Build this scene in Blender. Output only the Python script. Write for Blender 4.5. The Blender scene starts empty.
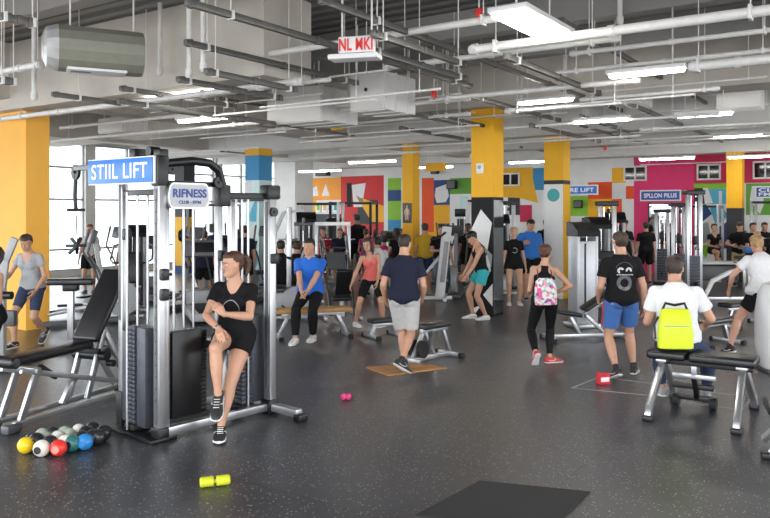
import bpy, bmesh, math, random
from mathutils import Vector as V, Matrix, Quaternion, noise
from mathutils.bvhtree import BVHTree
PI = math.pi
R = math.radians
rnd = random.Random(7)
scn = bpy.context.scene
COL = scn.collection

# ------------------------------------------------------------------ materials
def new_mat(name):
    m = bpy.data.materials.new(name); m.use_nodes = True
    nt = m.node_tree
    return m, nt, nt.nodes['Principled BSDF']
_mc = {}
def mat(name, col, rough=.5, metal=0., var=.06, scale=12., bump=0., bscale=60., coat=0., sheen=0., spec=None, sss=0., trans=0., emit=None, estr=0.):
    if name in _mc: return _mc[name]
    m, nt, b = new_mat(name)
    b.inputs['Roughness'].default_value = rough; b.inputs['Metallic'].default_value = metal
    b.inputs['Base Color'].default_value = (*col, 1)
    if coat: b.inputs['Coat Weight'].default_value = coat; b.inputs['Coat Roughness'].default_value = .15
    if sheen: b.inputs['Sheen Weight'].default_value = sheen
    if spec is not None: b.inputs['Specular IOR Level'].default_value = spec
    if sss: b.inputs['Subsurface Weight'].default_value = sss; b.inputs['Subsurface Radius'].default_value = (.012, .004, .002)
    if trans: b.inputs['Transmission Weight'].default_value = trans
    if emit: b.inputs['Emission Color'].default_value = (*emit, 1); b.inputs['Emission Strength'].default_value = estr
    tc = nt.nodes.new('ShaderNodeTexCoord')
    if var:
        nz = nt.nodes.new('ShaderNodeTexNoise'); nz.inputs['Scale'].default_value = scale; nz.inputs['Detail'].default_value = 4
        nt.links.new(tc.outputs['Object'], nz.inputs['Vector'])
        cr = nt.nodes.new('ShaderNodeValToRGB')
        cr.color_ramp.elements[0].position = .3; cr.color_ramp.elements[1].position = .7
        cr.color_ramp.elements[0].color = (*[max(0, c*(1-var)) for c in col], 1)
        cr.color_ramp.elements[1].color = (*[min(1, c*(1+var)) for c in col], 1)
        nt.links.new(nz.outputs['Fac'], cr.inputs['Fac']); nt.links.new(cr.outputs['Color'], b.inputs['Base Color'])
    if bump:
        n2 = nt.nodes.new('ShaderNodeTexNoise'); n2.inputs['Scale'].default_value = bscale; n2.inputs['Detail'].default_value = 3
        nt.links.new(tc.outputs['Object'], n2.inputs['Vector'])
        bp = nt.nodes.new('ShaderNodeBump'); bp.inputs['Strength'].default_value = bump; bp.inputs['Distance'].default_value = .01
        nt.links.new(n2.outputs['Fac'], bp.inputs['Height']); nt.links.new(bp.outputs['Normal'], b.inputs['Normal'])
    _mc[name] = m
    return m
def srgb(*c):
    return tuple(((x/255)/12.92 if x/255 <= .04045 else ((x/255+.055)/1.055)**2.4) for x in c)

# ------------------------------------------------------------------ mesh builder
class MB:
    def __init__(s): s.v = []; s.f = []; s.m = []; s.k = 0
    def add(s, vs, fs):
        o = len(s.v); s.v += [V(p) for p in vs]; s.f += [tuple(i+o for i in f) for f in fs]; s.m += [s.k]*len(fs); return s
    def loft(s, rings, cap=True, closed=False):
        n = len(rings[0]); vs = [p for r in rings for p in r]; fs = []
        m = len(rings)
        for i in range(m if closed else m-1):
            a = i*n; b = ((i+1) % m)*n
            for j in range(n):
                k = (j+1) % n; fs.append((a+j, a+k, b+k, b+j))
        if cap and not closed:
            fs.append(tuple(range(n-1, -1, -1))); fs.append(tuple((m-1)*n+j for j in range(n)))
        return s.add(vs, fs)
    def tube(s, pts, rad, n=12, rnd_=False, sq=1., ref=None):
        """sweep a circle (or ellipse, sq = second radius factor) along points"""
        pts = [V(p) for p in pts]
        if not isinstance(rad, (list, tuple)): rad = [rad]*len(pts)
        rings = []; up = None
        m = len(pts)
        T = []
        for i in range(m):
            a = pts[max(0, i-1)]; b = pts[min(m-1, i+1)]; d = (b-a)
            T.append(d.normalized() if d.length > 1e-9 else V((0, 0, 1)))
        up = V(ref) if ref is not None else (V((0, 0, 1)) if abs(T[0].z) < .9 else V((1, 0, 0)))
        def ring(p, t, up, r):
            x = up.cross(t).normalized(); y = t.cross(x).normalized()
            return [p+x*(math.cos(2*PI*j/n)*r)+y*(math.sin(2*PI*j/n)*r*sq) for j in range(n)], y
        if rnd_:
            for a in (80, 55, 28):
                q = pts[0]-T[0]*rad[0]*math.sin(R(a)); rr, _ = ring(q, T[0], up, max(rad[0]*math.cos(R(a)), 1e-4)); rings.append(rr)
        for i in range(m):
            rr, y = ring(pts[i], T[i], up, rad[i]); rings.append(rr); up = y if ref is None else up
        if rnd_:
            for a in (28, 55, 80):
                q = pts[-1]+T[-1]*rad[-1]*math.sin(R(a)); rr, _ = ring(q, T[-1], up, max(rad[-1]*math.cos(R(a)), 1e-4)); rings.append(rr)
        return s.loft(rings)
    def cyl(s, a, b, r, n=16, r2=None): return s.tube([a, b], [r, r if r2 is None else r2], n)
    def ell(s, c, r, q=None, n=14, m=9):
        c = V(c); r = (r, r, r) if not isinstance(r, (tuple, list)) else r
        rings = []
        for i in range(m):
            a = -PI/2+PI*(i+.35)/(m-.3)
            z = math.sin(a)*r[2]; w = math.cos(a)
            rg = [V((math.cos(2*PI*j/n)*r[0]*w, math.sin(2*PI*j/n)*r[1]*w, z)) for j in range(n)]
            rings.append([c+(q @ p if q else p) for p in rg])
        return s.loft(rings)
    def box(s, c, d, q=None, bev=0., seg=2):
        """box centred on c with full sizes d; q = Quaternion; bev rounds the edges"""
        bm = bmesh.new(); bmesh.ops.create_cube(bm, size=1)
        for v in bm.verts: v.co = V((v.co.x*d[0], v.co.y*d[1], v.co.z*d[2]))
        if bev:
            bev = min(bev, .48*min(d)); bmesh.ops.bevel(bm, geom=bm.edges[:], offset=bev, segments=seg, profile=.5, affect='EDGES')
        c = V(c); bm.verts.index_update()
        s.add([c+(q @ v.co if q else v.co) for v in bm.verts], [[v.index for v in f.verts] for f in bm.faces]); bm.free(); return s
    def bar(s, a, b, w, h=None, bev=.004, up=(0, 0, 1), ext=0.):
        """rectangular tube from a to b, w across, h in the up direction"""
        a = V(a); b = V(b); h = h or w; d = b-a; L = d.length; d.normalize(); up = V(up)
        if abs(d.dot(up)) > .98: up = V((0, 1, 0)) if abs(d.y) < .9 else V((1, 0, 0))
        x = up.cross(d).normalized()*-1; z = x.cross(d).normalized()
        q = Matrix((x, d, z)).transposed().to_quaternion()
        return s.box((a+b)/2, (w, L+2*ext, h), q, bev)
    def prism(s, poly, a, b, up=(0, 0, 1)):
        """extrude 2-D polygon (u,v) from point a to point b"""
        a = V(a); b = V(b); d = (b-a).normalized(); up = V(up); x = d.cross(up).normalized(); z = x.cross(d).normalized()
        r = [[p+x*u+z*v for u, v in poly] for p in (a, b)]
        return s.loft(r)
    def xform(s, M):
        s.v = [M @ p for p in s.v]; return s
    def mesh(s, name='m', smooth=True, ang=40):
        me = bpy.data.meshes.new(name); me.from_pydata([tuple(p) for p in s.v], [], s.f); me.update()
        bm = bmesh.new(); bm.from_mesh(me); bmesh.ops.recalc_face_normals(bm, faces=bm.faces); bm.to_mesh(me); bm.free()
        if smooth:
            me.polygons.foreach_set('use_smooth', [True]*len(me.polygons))
            if ang < 180: me.set_sharp_from_angle(angle=R(ang))
        me.polygons.foreach_set('material_index', s.m)
        return me
    def build(s, name, mt, parent=None, smooth=True, ang=40):
        me = s.mesh(name, smooth, ang)
        for x in (mt if isinstance(mt, (list, tuple)) else [mt]): me.materials.append(x)
        return link(name, me, parent)
def link(name, me, parent=None):
    o = bpy.data.objects.new(name, me); COL.objects.link(o)
    if parent is not None: o.parent = parent
    return o
def tag(o, label=None, cat=None, group=None, kind=None):
    if label: o['label'] = label
    if cat: o['category'] = cat
    if group: o['group'] = group
    if kind: o['kind'] = kind
    return o
def thing(name, label, cat, loc=(0, 0, 0), rz=0., group=None):
    o = bpy.data.objects.new(name, None); COL.objects.link(o); o.empty_display_size = .1
    o.location = loc; o.rotation_euler = (0, 0, rz)
    return tag(o, label, cat, group)
def copy_tree(o, parent=None):
    c = o.copy(); COL.objects.link(c)
    if parent is not None: c.parent = parent
    for ch in list(o.children): copy_tree(ch, c)
    return c
def remesh(mb, voxel, it=3, fac=.5, name='m', noisefn=None):
    me = mb.mesh('tmp', False)
    o = bpy.data.objects.new('tmp', me); COL.objects.link(o)
    r = o.modifiers.new('r', 'REMESH'); r.mode = 'VOXEL'; r.voxel_size = voxel
    if it: sm = o.modifiers.new('s', 'SMOOTH'); sm.factor = fac; sm.iterations = it
    dg = bpy.context.evaluated_depsgraph_get(); ev = o.evaluated_get(dg)
    out = bpy.data.meshes.new_from_object(ev, depsgraph=dg); out.name = name
    bpy.data.objects.remove(o); bpy.data.meshes.remove(me)
    if noisefn:
        ns = [v.normal.copy() for v in out.vertices]
        for v, n in zip(out.vertices, ns): v.co += n*noisefn(v.co)
    out.polygons.foreach_set('use_smooth', [True]*len(out.polygons))
    return out
def ss(x): x = max(0., min(1., x)); return x*x*(3-2*x)
def lerp(a, b, t): return a+(b-a)*t

# ------------------------------------------------------------------ camera frame (photo is 770x518)
FPX, CXP, HZ, CAMZ = 760., 385., 212., 1.95
def G(x, y, z=0.):
    """world point at height z seen at picture position x,y (y measured where the point's height z shows)"""
    Y = FPX*(CAMZ-z)/(y-HZ); return V(((x-CXP)/FPX*Y, Y, z))
def D(x, Y, y=None, z=None):
    """world point at depth Y, picture column x, at height z or picture row y"""
    if z is None: z = CAMZ-(y-HZ)*Y/FPX
    return V(((x-CXP)/FPX*Y, Y, z))
YAW = R(34)
U = V((math.sin(YAW), math.cos(YAW), 0)); W = V((-math.cos(YAW), math.sin(YAW), 0))   # room axes
def UV(a, b, z=0.): return U*a+W*b+V((0, 0, z))
# ------------------------------------------------------------------ people
def rotq(ax, a): return Quaternion(V(ax), a)
TORSO = {
 'm': [(-.11, .085, .055, .065), (-.075, .14, .085, .11), (-.03, .168, .1, .128), (.03, .168, .1, .12), (.08, .156, .1, .102), (.15, .148, .1, .094), (.23, .152, .106, .1), (.31, .164, .116, .108), (.36, .168, .112, .112), (.4, .158, .098, .108), (.435, .128, .08, .096), (.465, .098, .064, .082), (.495, .072, .054, .066), (.52, .06, .05, .058)],
 'f': [(-.11, .09, .055, .07), (-.075, .15, .085, .12), (-.03, .178, .098, .135), (.03, .168, .095, .118), (.09, .138, .088, .09), (.15, .122, .082, .08), (.23, .13, .092, .086), (.31, .142, .112, .092), (.36, .142, .1, .094), (.4, .132, .08, .09), (.435, .106, .064, .08), (.465, .08, .052, .068), (.495, .056, .044, .054), (.52, .048, .042, .048)]}
def tsample(sex, h):
    t = TORSO[sex]
    if h <= t[0][0]: return t[0][1:]
    for a, b in zip(t, t[1:]):
        if h <= b[0]:
            k = (h-a[0])/(b[0]-a[0]); return tuple(lerp(a[i], b[i], k) for i in (1, 2, 3))
    return t[-1][1:]
def ik(a, t, l1, l2, pole):
    a = V(a); t = V(t); d = t-a; L = d.length; mx = (l1+l2)*.998
    if L > mx: t = a+d*(mx/L); d = t-a; L = mx
    x = (l1*l1-l2*l2+L*L)/(2*L); h = math.sqrt(max(l1*l1-x*x, 1e-8)); dn = d/L
    p = V(pole); p = p-dn*p.dot(dn)
    p = p.normalized() if p.length > 1e-6 else V((0, 1, 0))
    return a+dn*x+p*h, t
class Sk:
    def __init__(s, P, sc, sex, bulk):
        s.s = sc; s.sex = sex; s.b = bulk; g = P.get
        yaw = R(g('pyaw', 0)); s.Qp = rotq((0, 0, 1), yaw) @ rotq((1, 0, 0), -R(g('ptilt', 0))) @ rotq((0, 1, 0), R(g('pside', 0)))
        s.Qc = rotq((0, 0, 1), yaw+R(g('twist', 0))) @ rotq((1, 0, 0), -R(g('lean', 0))) @ rotq((0, 1, 0), R(g('side', 0)))
        p = g('pelvis', (0, 0, .95)); s.p0 = V(p)*sc
        s.sp = {}; pos = s.p0.copy(); N = 70; st = .6/N
        s.spine = [(-.12, s.p0+s.Qp @ V((0, 0, -.12*sc)), s.Qp), (0, s.p0.copy(), s.Qp)]
        for i in range(1, N+1):
            h = i*st; q = s.Qp.slerp(s.Qc, ss(h/.34)); pos = pos+(q @ V((0, 0, st*sc))); s.spine.append((h, pos.copy(), q))
        s.Qh = rotq((0, 0, 1), yaw+R(g('hyaw', 0))) @ rotq((1, 0, 0), -R(g('hpitch', g('lean', 0)*.5))) @ rotq((0, 1, 0), R(g('hside', 0)))
        nb = s.at(.515); s.nb = nb[0]; s.hc = s.nb+s.Qc @ (V((0, .008, .048))*sc)+s.Qh @ (V((0, .016, .078))*sc)
        shw = .168 if sex == 'm' else .143
        s.J = {}
        for k, sg in (('L', -1), ('R', 1)):
            c, q = s.at(.402)
            up = g('shrug'+k, 0)
            s.J['sh'+k] = c+q @ (V((sg*shw*bulk, -.01, up))*sc)
            s.J['hip'+k] = s.p0+s.Qp @ (V((sg*(.09 if sex == 'm' else .092), 0, -.045))*sc)
            ft = g('foot'+k, (sg*.1, 0, .08)); s.J['knee'+k], s.J['ank'+k] = ik(s.J['hip'+k], V(ft[:3])*sc, .44*sc, .415*sc, V(g('kpole'+k, (sg*.15, 1, 0))))
            s.J['fyaw'+k] = R(g('fyaw'+k, sg*-8)); s.J['fpit'+k] = R(g('fpitch'+k, 0))
            ht = g('hand'+k, (sg*.235, .05, .82)); s.J['elb'+k], s.J['wr'+k] = ik(s.J['sh'+k], V(ht)*sc, .29*sc, .25*sc, V(g('epole'+k, (sg*.35, -1, -.2))))
    def at(s, h):
        for a, b in zip(s.spine, s.spine[1:]):
            if h <= b[0]:
                k = (h-a[0])/(b[0]-a[0]); return a[1].lerp(b[1], k), a[2].slerp(b[2], k)
        return s.spine[-1][1], s.spine[-1][2]
    def ring(s, h, fn, n=28, e=2.35):
        c, q = s.at(h); w, df, db = tsample(s.sex, h); out = []
        for j in range(n):
            t = 2*PI*j/n; cx, sy = math.cos(t), math.sin(t)
            kx = abs(cx)**(2/e)*(1 if cx >= 0 else -1); ky = abs(sy)**(2/e)*(1 if sy >= 0 else -1)
            out.append(c+q @ (fn(kx, ky, w*s.b, df*s.b, db*s.b, h)*s.s))
        return out
def plain(kx, ky, w, df, db, h): return V((kx*w, ky*(df if ky > 0 else db), 0))
HEADP = [(-.116, .018, .074, .04), (-.106, .036, .086, .012), (-.085, .051, .09, -.03), (-.06, .06, .089, -.062), (-.035, .066, .087, -.08), (-.01, .07, .083, -.094), (.012, .0725, .083, -.1), (.03, .074, .09, -.103), (.055, .0745, .086, -.102), (.078, .069, .073, -.092), (.097, .055, .05, -.072), (.11, .035, .022, -.046), (.116, .014, -.002, -.02)]
def head_rings(C, Q, s, off=0., n=28, fn=None):
    rings = []
    for z, w, f, b in HEADP:
        rg = []; cy = (f+b)/2; dy = (f-b)/2
        for j in range(n):
            t = 2*PI*j/n; cx, sy = math.cos(t), math.sin(t); e = 2.25
            kx = abs(cx)**(2/e)*(1 if cx >= 0 else -1); ky = abs(sy)**(2/e)*(1 if sy >= 0 else -1)
            p = V((kx*w, cy+ky*dy, z)); d = V((kx/w, ky/dy, z/.14)).normalized() if True else p
            o = fn(p) if fn else off
            if fn is None and off == 0 and abs(abs(p.x)-.03) < .018 and abs(p.z-.004) < .014 and p.y > .03: p.y -= .006
            rg.append(C+Q @ ((p+V((kx, ky, z/.12)).normalized()*o)*s))
        rings.append(rg)
    return rings
def face_bits(mb, C, Q, s):
    f = lambda x, y, z: C+Q @ (V((x, y, z))*s)
    mb.tube([f(0, .084, .018), f(0, .093, -.006), f(0, .103, -.028)], [.006*s, .008*s, .0115*s], 8, True)
    for g in (-1, 1):
        mb.ell(f(g*.01, .092, -.034), (.008*s, .01*s, .007*s), Q, 8, 6)
        mb.ell(f(g*.074, -.008, -.008), (.008*s, .017*s, .03*s), Q @ rotq((0, 0, 1), g*R(-20)), 10, 7)
        mb.ell(f(g*.034, .07, -.03), (.022*s, .02*s, .02*s), Q, 10, 7)
    mb.ell(f(0, .083, -.062), (.024*s, .012*s, .011*s), Q, 10, 6)
    mb.ell(f(0, .079, -.095), (.022*s, .014*s, .014*s), Q, 10, 6)
def hand(mb, wr, d, n, side, s, curl=.35, spread=1., fat=1.):
    """palm, four unequal bent fingers and a thumb leaving the palm's side"""
    d = d.normalized(); n = (n-d*n.dot(d)).normalized(); t = d.cross(n)*side
    P = lambda a, b, c: wr+(d*a+t*b+n*c)*s
    def rg(a, w, h, o=0.):
        out = []
        for j in range(14):
            u = 2*PI*j/14; cx, sy = math.cos(u), math.sin(u)
            out.append(P(a, o+abs(cx)**.75*(1 if cx > 0 else -1)*w, abs(sy)**.8*(1 if sy > 0 else -1)*h))
        return out
    mb.loft([rg(-.025, .022*fat, .019*fat), rg(0, .026*fat, .018*fat), rg(.03, .037, .0165, .002), (rg(.06, .041, .0145, .0)), rg(.085, .039, .0125), rg(.094, .034, .009)])
    base = [(.086, .029, .07, .0088), (.091, .0098, .079, .009), (.089, -.0098, .074, .0088), (.082, -.028, .058, .0078)]
    for i, (a, b, L, r) in enumerate(base):
        c = curl*(1+.12*i); ang = 0.; p = P(a-.016, b, 0); pts = [p]; rr = [r*s*1.02]
        sp = (b*1.6)*spread
        for seg, fr, cc in ((L*.5+.016, 1., .75), (L*.29, .92, 1.05), (L*.24, .8, .75)):
            ang += c*cc*1.0
            dd = (d*math.cos(ang)+n*math.sin(ang)+t*sp).normalized()
            p = p+dd*seg*s; pts.append(p); rr.append(r*fr*s)
        q = [pts[0], pts[0].lerp(pts[1], .6), pts[1], pts[1].lerp(pts[2], .5), pts[2], pts[3]]
        mb.tube(q, [rr[0], rr[0]*.96, rr[1]*1.03, rr[1]*.93, rr[2], rr[3]*.92], 8, True)
    p = P(.018, .026, .006); q1 = p+(d*.032+t*.024+n*.012)*s; q2 = q1+(d*.030+t*.008+n*(.006+.02*curl))*s; q3 = q2+(d*.024-t*.002+n*(.004+.02*curl))*s
    mb.tube([p, q1, q2, q3], [.0135*s, .0115*s, .0098*s, .0078*s], 8, True)
def limb(mb, a, b, prof, s, n=16, bow=None):
    pts = []; rr = []
    for t, r in prof:
        p = a.lerp(b, t)
        if bow is not None: p = p+bow*math.sin(PI*min(1, max(0, t)))
        pts.append(p); rr.append(r*s)
    mb.tube(pts, rr, n, True)
ARM1 = [(0, .054), (.15, .052), (.4, .046), (.75, .041), (1, .038)]
ARM2 = [(0, .038), (.2, .042), (.5, .036), (.8, .027), (1, .024)]
LEG1 = [(0, .088), (.2, .086), (.5, .074), (.8, .06), (1, .055)]
LEG2 = [(0, .054), (.12, .055), (.3, .059), (.55, .05), (.8, .036), (1, .034)]
def prof_at(pr, t):
    if t <= pr[0][0]: return pr[0][1]
    for a, b in zip(pr, pr[1:]):
        if t <= b[0]: return lerp(a[1], b[1], (t-a[0])/(b[0]-a[0]))
    return pr[-1][1]
_eye = {}
def eye_mesh(ir):
    if ir in _eye: return _eye[ir]
    mb = MB(); mb.ell((0, 0, 0), .0115, None, 14, 10); me = mb.mesh('eye')
    me.materials.append(mat('eye_white', (.75, .72, .7), .25, var=0)); me.materials.append(mat('iris_'+ir, {'b': (.05, .03, .02), 'h': (.08, .1, .12)}[ir], .15, var=0))
    for p in me.polygons:
        c = p.center.normalized(); p.material_index = 1 if c.y > .76 else 0
    _eye[ir] = me; return me
def skin(tone):
    c = {'light': (.53, .29, .19), 'pink': (.58, .31, .22), 'tan': (.5, .27, .17), 'brown': (.3, .16, .1), 'dark': (.16, .085, .055)}[tone]
    m = mat('skin_'+tone, c, .48, var=.07, scale=9, bump=.06, bscale=180, sss=.08)
    return m
def cloth(name, col, rough=.85, bump=.35, bscale=26, var=.05):
    return mat('cloth_'+name, col, rough, var=var, scale=20, bump=bump, bscale=bscale, sheen=.12 if max(col) > .1 else 0., spec=.5 if max(col) > .1 else .25)

def person(loc, face, label, pose, height=1.7, sex='m', bulk=1., tone='light', hair=('short', 'brown'), top=None, bottom=None, shoes=None, sock=None, lod=1, cat='person', group=None, prints=None, vis=None, thigh=1., arm=1.):
    """loc = ground point under the local origin, face = direction in degrees (0 = away from the photographer, 180 = towards)"""
    s = height/1.75; K = Sk(pose, s, sex, bulk); J = K.J; g = pose.get
    vox = {0: .0058, 1: .008, 2: .0115}[lod]
    mb = MB(); sub = MB()
    fine = mb if lod == 0 else sub
    # trunk
    hs = [-.11, -.09, -.06, -.03, 0, .03, .06, .1, .14, .18, .22, .26, .3, .34, .38, .41, .435, .455, .475, .495, .515]
    mb.loft([K.ring(h, plain) for h in hs])
    if sex == 'f':
        for q in (-1, 1):
            c, Q = K.at(.315); mb.ell(c+Q @ (V((q*.062, .062, 0))*s*bulk), (.066*s*bulk, .062*s*bulk, .066*s*bulk), Q)
    for q in (-1, 1): mb.ell(K.p0+K.Qp @ (V((q*.075, -.065, -.045))*s*bulk), (.085*s*bulk, .075*s*bulk, .085*s*bulk), K.Qp)
    nr = .058 if sex == 'm' else .047
    mb.tube([K.at(.47)[0], K.nb, K.hc+K.Qh @ (V((0, -.022, -.05))*s)], [.075*s if sex == 'm' else .06*s, nr*1.06*s, nr*.98*s], 16, True)
    (mb if lod == 0 else sub).loft(head_rings(K.hc, K.Qh, s))
    face_bits(fine, K.hc, K.Qh, s)
    a1 = [(t, r*arm*(.9 if sex == 'f' else 1.06)) for t, r in ARM1]; a2 = [(t, r*arm*(.9 if sex == 'f' else 1.02)) for t, r in ARM2]
    l1 = [(t, r*thigh*(1.03 if sex == 'f' else 1)) for t, r in LEG1]; l2 = [(t, r*(.97 if sex == 'f' else 1)*(.5+.5*thigh)) for t, r in LEG2]
    for k, sg in (('L', -1), ('R', 1)):
        sh, el, wr = J['sh'+k], J['elb'+k], J['wr'+k]; hp, kn, an = J['hip'+k], J['knee'+k], J['ank'+k]
        mb.ell(sh, (.052*s*arm,)*3)
        mb.tube([sh+(K.at(.4)[0]-sh)*.5, sh], [.056*s, .05*s*arm], 14, True)
        limb(mb, sh, el, a1, s); limb(mb, el, wr, a2, s)
        limb(mb, hp, kn, l1, s); limb(mb, kn, an, l2, s)
        mb.ell(kn.lerp(an, .27)-(V((0, 1, 0)) if True else 0)*0, (.001,)*3) if False else None
        # calf swell on the back of the shin
        ax = (an-kn).normalized(); back = (kn-(hp+an)/2); back = back-ax*back.dot(ax)
        back = -back.normalized() if back.length > .01 else V((0, -1, 0))
        mb.ell(kn.lerp(an, .3)+back*.018*s, (.044*s*thigh, .044*s*thigh, .12*s), ax.to_track_quat('Z', 'Y'))
        hd = V(g('hd'+k, el and (wr-el))); hn = V(g('hn'+k, (-sg, .15, 0)))
        hand(fine, wr, hd, hn, sg, s, g('curl'+k, .32), g('spread', 1.), 1. if sex == 'm' else .9)
        # bare foot inside the shoe
        fq = rotq((0, 0, 1), J['fyaw'+k]) @ rotq((1, 0, 0), J['fpit'+k])
        J['fq'+k] = fq
        mb.ell(an+fq @ (V((0, .055, -.045))*s), (.034*s, .1*s, .025*s), fq)
        mb.ell(an+fq @ (V((0, -.008, -.02))*s), (.033*s, .042*s, .05*s), fq)
    me = remesh(mb, vox*max(1, s*.98), 3 if lod else 3, .5, 'person')
    if sub.v:
        sm = sub.mesh('t', True, 180)
        bm = bmesh.new(); bm.from_mesh(me); bm.from_mesh(sm); bm.to_mesh(me); bm.free(); bpy.data.meshes.remove(sm)
        me.polygons.foreach_set('use_smooth', [True]*len(me.polygons))
    me.materials.append(skin(tone))
    body = link('person', me); tag(body, label, cat, group)
    body.location = (loc[0], loc[1], 0); body.rotation_euler = (0, 0, R(face))
    # face details
    hf = lambda x, y, z: K.hc+K.Qh @ (V((x, y, z))*s)
    hcol = {'brown': (.045, .023, .013), 'black': (.012, .01, .009), 'dark': (.03, .018, .012), 'ginger': (.22, .08, .03), 'blond': (.36, .22, .1), 'grey': (.2, .19, .18), 'auburn': (.075, .026, .013)}[hair[1]]
    hm = mat('hair_'+hair[1], hcol, .5, var=.4, scale=40, bump=.6, bscale=90)
    if lod < 2 or g('showface', 0):
        for q in (-1, 1):
            e = link('eye', eye_mesh('b'), body); e.location = hf(q*.031, .0745, .004); e.rotation_mode = 'QUATERNION'; e.rotation_quaternion = K.Qh; e.scale = (s, s, s*.52)
            b = MB(); b.tube([hf(q*.016, .09, .02), hf(q*.031, .0905, .026), hf(q*.046, .082, .021)], [.0022*s, .0035*s, .002*s], 6, True); b.build('eyebrow', hm, body)
        l = MB(); l.tube([hf(-.023, .0865, -.06), hf(-.008, .0945, -.0575), hf(.008, .0945, -.0575), hf(.023, .0865, -.06)], [.002*s, .0042*s, .0042*s, .002*s], 6, True)
        l.tube([hf(-.02, .0865, -.063), hf(0, .0945, -.0665), hf(.02, .0865, -.063)], [.002*s, .005*s, .002*s], 6, True)
        l.build('lips', mat('lips_'+tone, tuple(c*k for c, k in zip(skin_col(tone), (.8, .5, .55))), .4, var=.03), body)
    make_hair(body, K, s, hair[0], hm, hair)
    if top: make_top(body, K, s, sex, bulk, top, lod, arm)
    if bottom: make_bottom(body, K, s, sex, bulk, bottom, lod, thigh)
    if shoes is not None: make_shoes(body, K, s, shoes, sock, lod)
    body['_s'] = s
    if prints: prints(body, K, s)
    del body['_s']
    return body, K
def skin_col(tone): return {'light': (.53, .29, .19), 'pink': (.58, .31, .22), 'tan': (.5, .27, .17), 'brown': (.3, .16, .1), 'dark': (.16, .085, .055)}[tone]
def make_hair(body, K, s, style, hm, hair):
    C, Q = K.hc, K.Qh; f = lambda x, y, z: C+Q @ (V((x, y, z))*s)
    if style == 'bald': return
    th = {'short': .012, 'buzz': .005, 'bun': .013, 'pony': .012, 'long': .02, 'bob': .022, 'quiff': .02, 'cap': .008}.get(style, .014)
    def fn(p):
        # hairline: forehead z .06, temples back, nape z -.06
        fr = (p.y+.02)/.11
        line = lerp(-.075, .062, ss((p.y+.055)/.1)) if style not in ('long', 'bob') else lerp(-.12, .062, ss((p.y+.02)/.09))
        if abs(p.x) > .058 and -.03 < p.y < .02: line = max(line, .012 if style not in ('long', 'bob') else -.1)
        k = ss((p.z-line)/.018)
        return lerp(-.008, th*(1+.35*noise.noise(p*45)+(.5*ss((p.z-.05)/.05) if style == 'quiff' else 0)), k)
    mb = MB(); mb.loft(head_rings(C, Q, s, fn=fn, n=36))
    if style in ('bun', 'topknot'):
        z = hair[2] if len(hair) > 2 else .05
        mb.ell(f(0, -.118+(.045 if z > .07 else 0), z+(.025 if z > .07 else 0)), (.042*s, .037*s, .04*s), Q)
    if style == 'pony':
        mb.tube([f(0, -.09, .06), f(0, -.135, .06), f(.0, -.16, .01), f(0, -.15, -.06), f(0, -.13, -.12)], [.018*s, .026*s, .034*s, .028*s, .01*s], 12, True)
    if style == 'long':
        mb.tube([f(0, -.07, .04), f(0, -.1, -.05), f(0, -.105, -.13), f(0, -.1, -.22)], [.07*s, .08*s, .085*s, .05*s], 16, True, .55, ref=Q @ V((0, 1, 0)))
        for q in (-1, 1): mb.tube([f(q*.06, -.0, .05), f(q*.079, .012, -.03), f(q*.075, .02, -.11), f(q*.07, .03, -.19)], [.02*s, .026*s, .027*s, .01*s], 10, True)
    if style == 'bob':
        mb.tube([f(0, -.05, .04), f(0, -.06, -.05), f(0, -.055, -.1)], [.075*s, .09*s, .08*s], 16, True, .7, ref=Q @ V((0, 1, 0)))
    h = mb.build('hair', hm, body, ang=180)
    if style == 'cap':
        cm = hair[2]
        def fc(p):
            return lerp(-.01, .018, ss((p.z-lerp(.0, .045, ss((p.y+.05)/.1)))/.01))
        c = MB(); c.loft(head_rings(C, Q, s, fn=fc, n=36))
        c.build('cap', cm, body, ang=180)
        if len(hair) > 3 and hair[3]:
            b = MB(); d = hair[3]
            rg = []
            for y, w, z in ((.05, .06, .062), (.1, .062, .056), (.14, .05, .046), (.16, .025, .042)):
                rg.append([f(-w, y*d, z), f(0, y*d, z+.012), f(w, y*d, z), f(w, y*d, z-.004), f(0, y*d, z+.006), f(-w, y*d, z-.004)])
            b.loft(rg); b.build('cap_brim', cm, body)
def wrinkle(amp, sc=9.):
    def f(p): return amp*(noise.noise(V((p.x*sc, p.y*sc, p.z*sc*.55)))+.5*noise.noise(p*sc*2.3))
    return f
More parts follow.
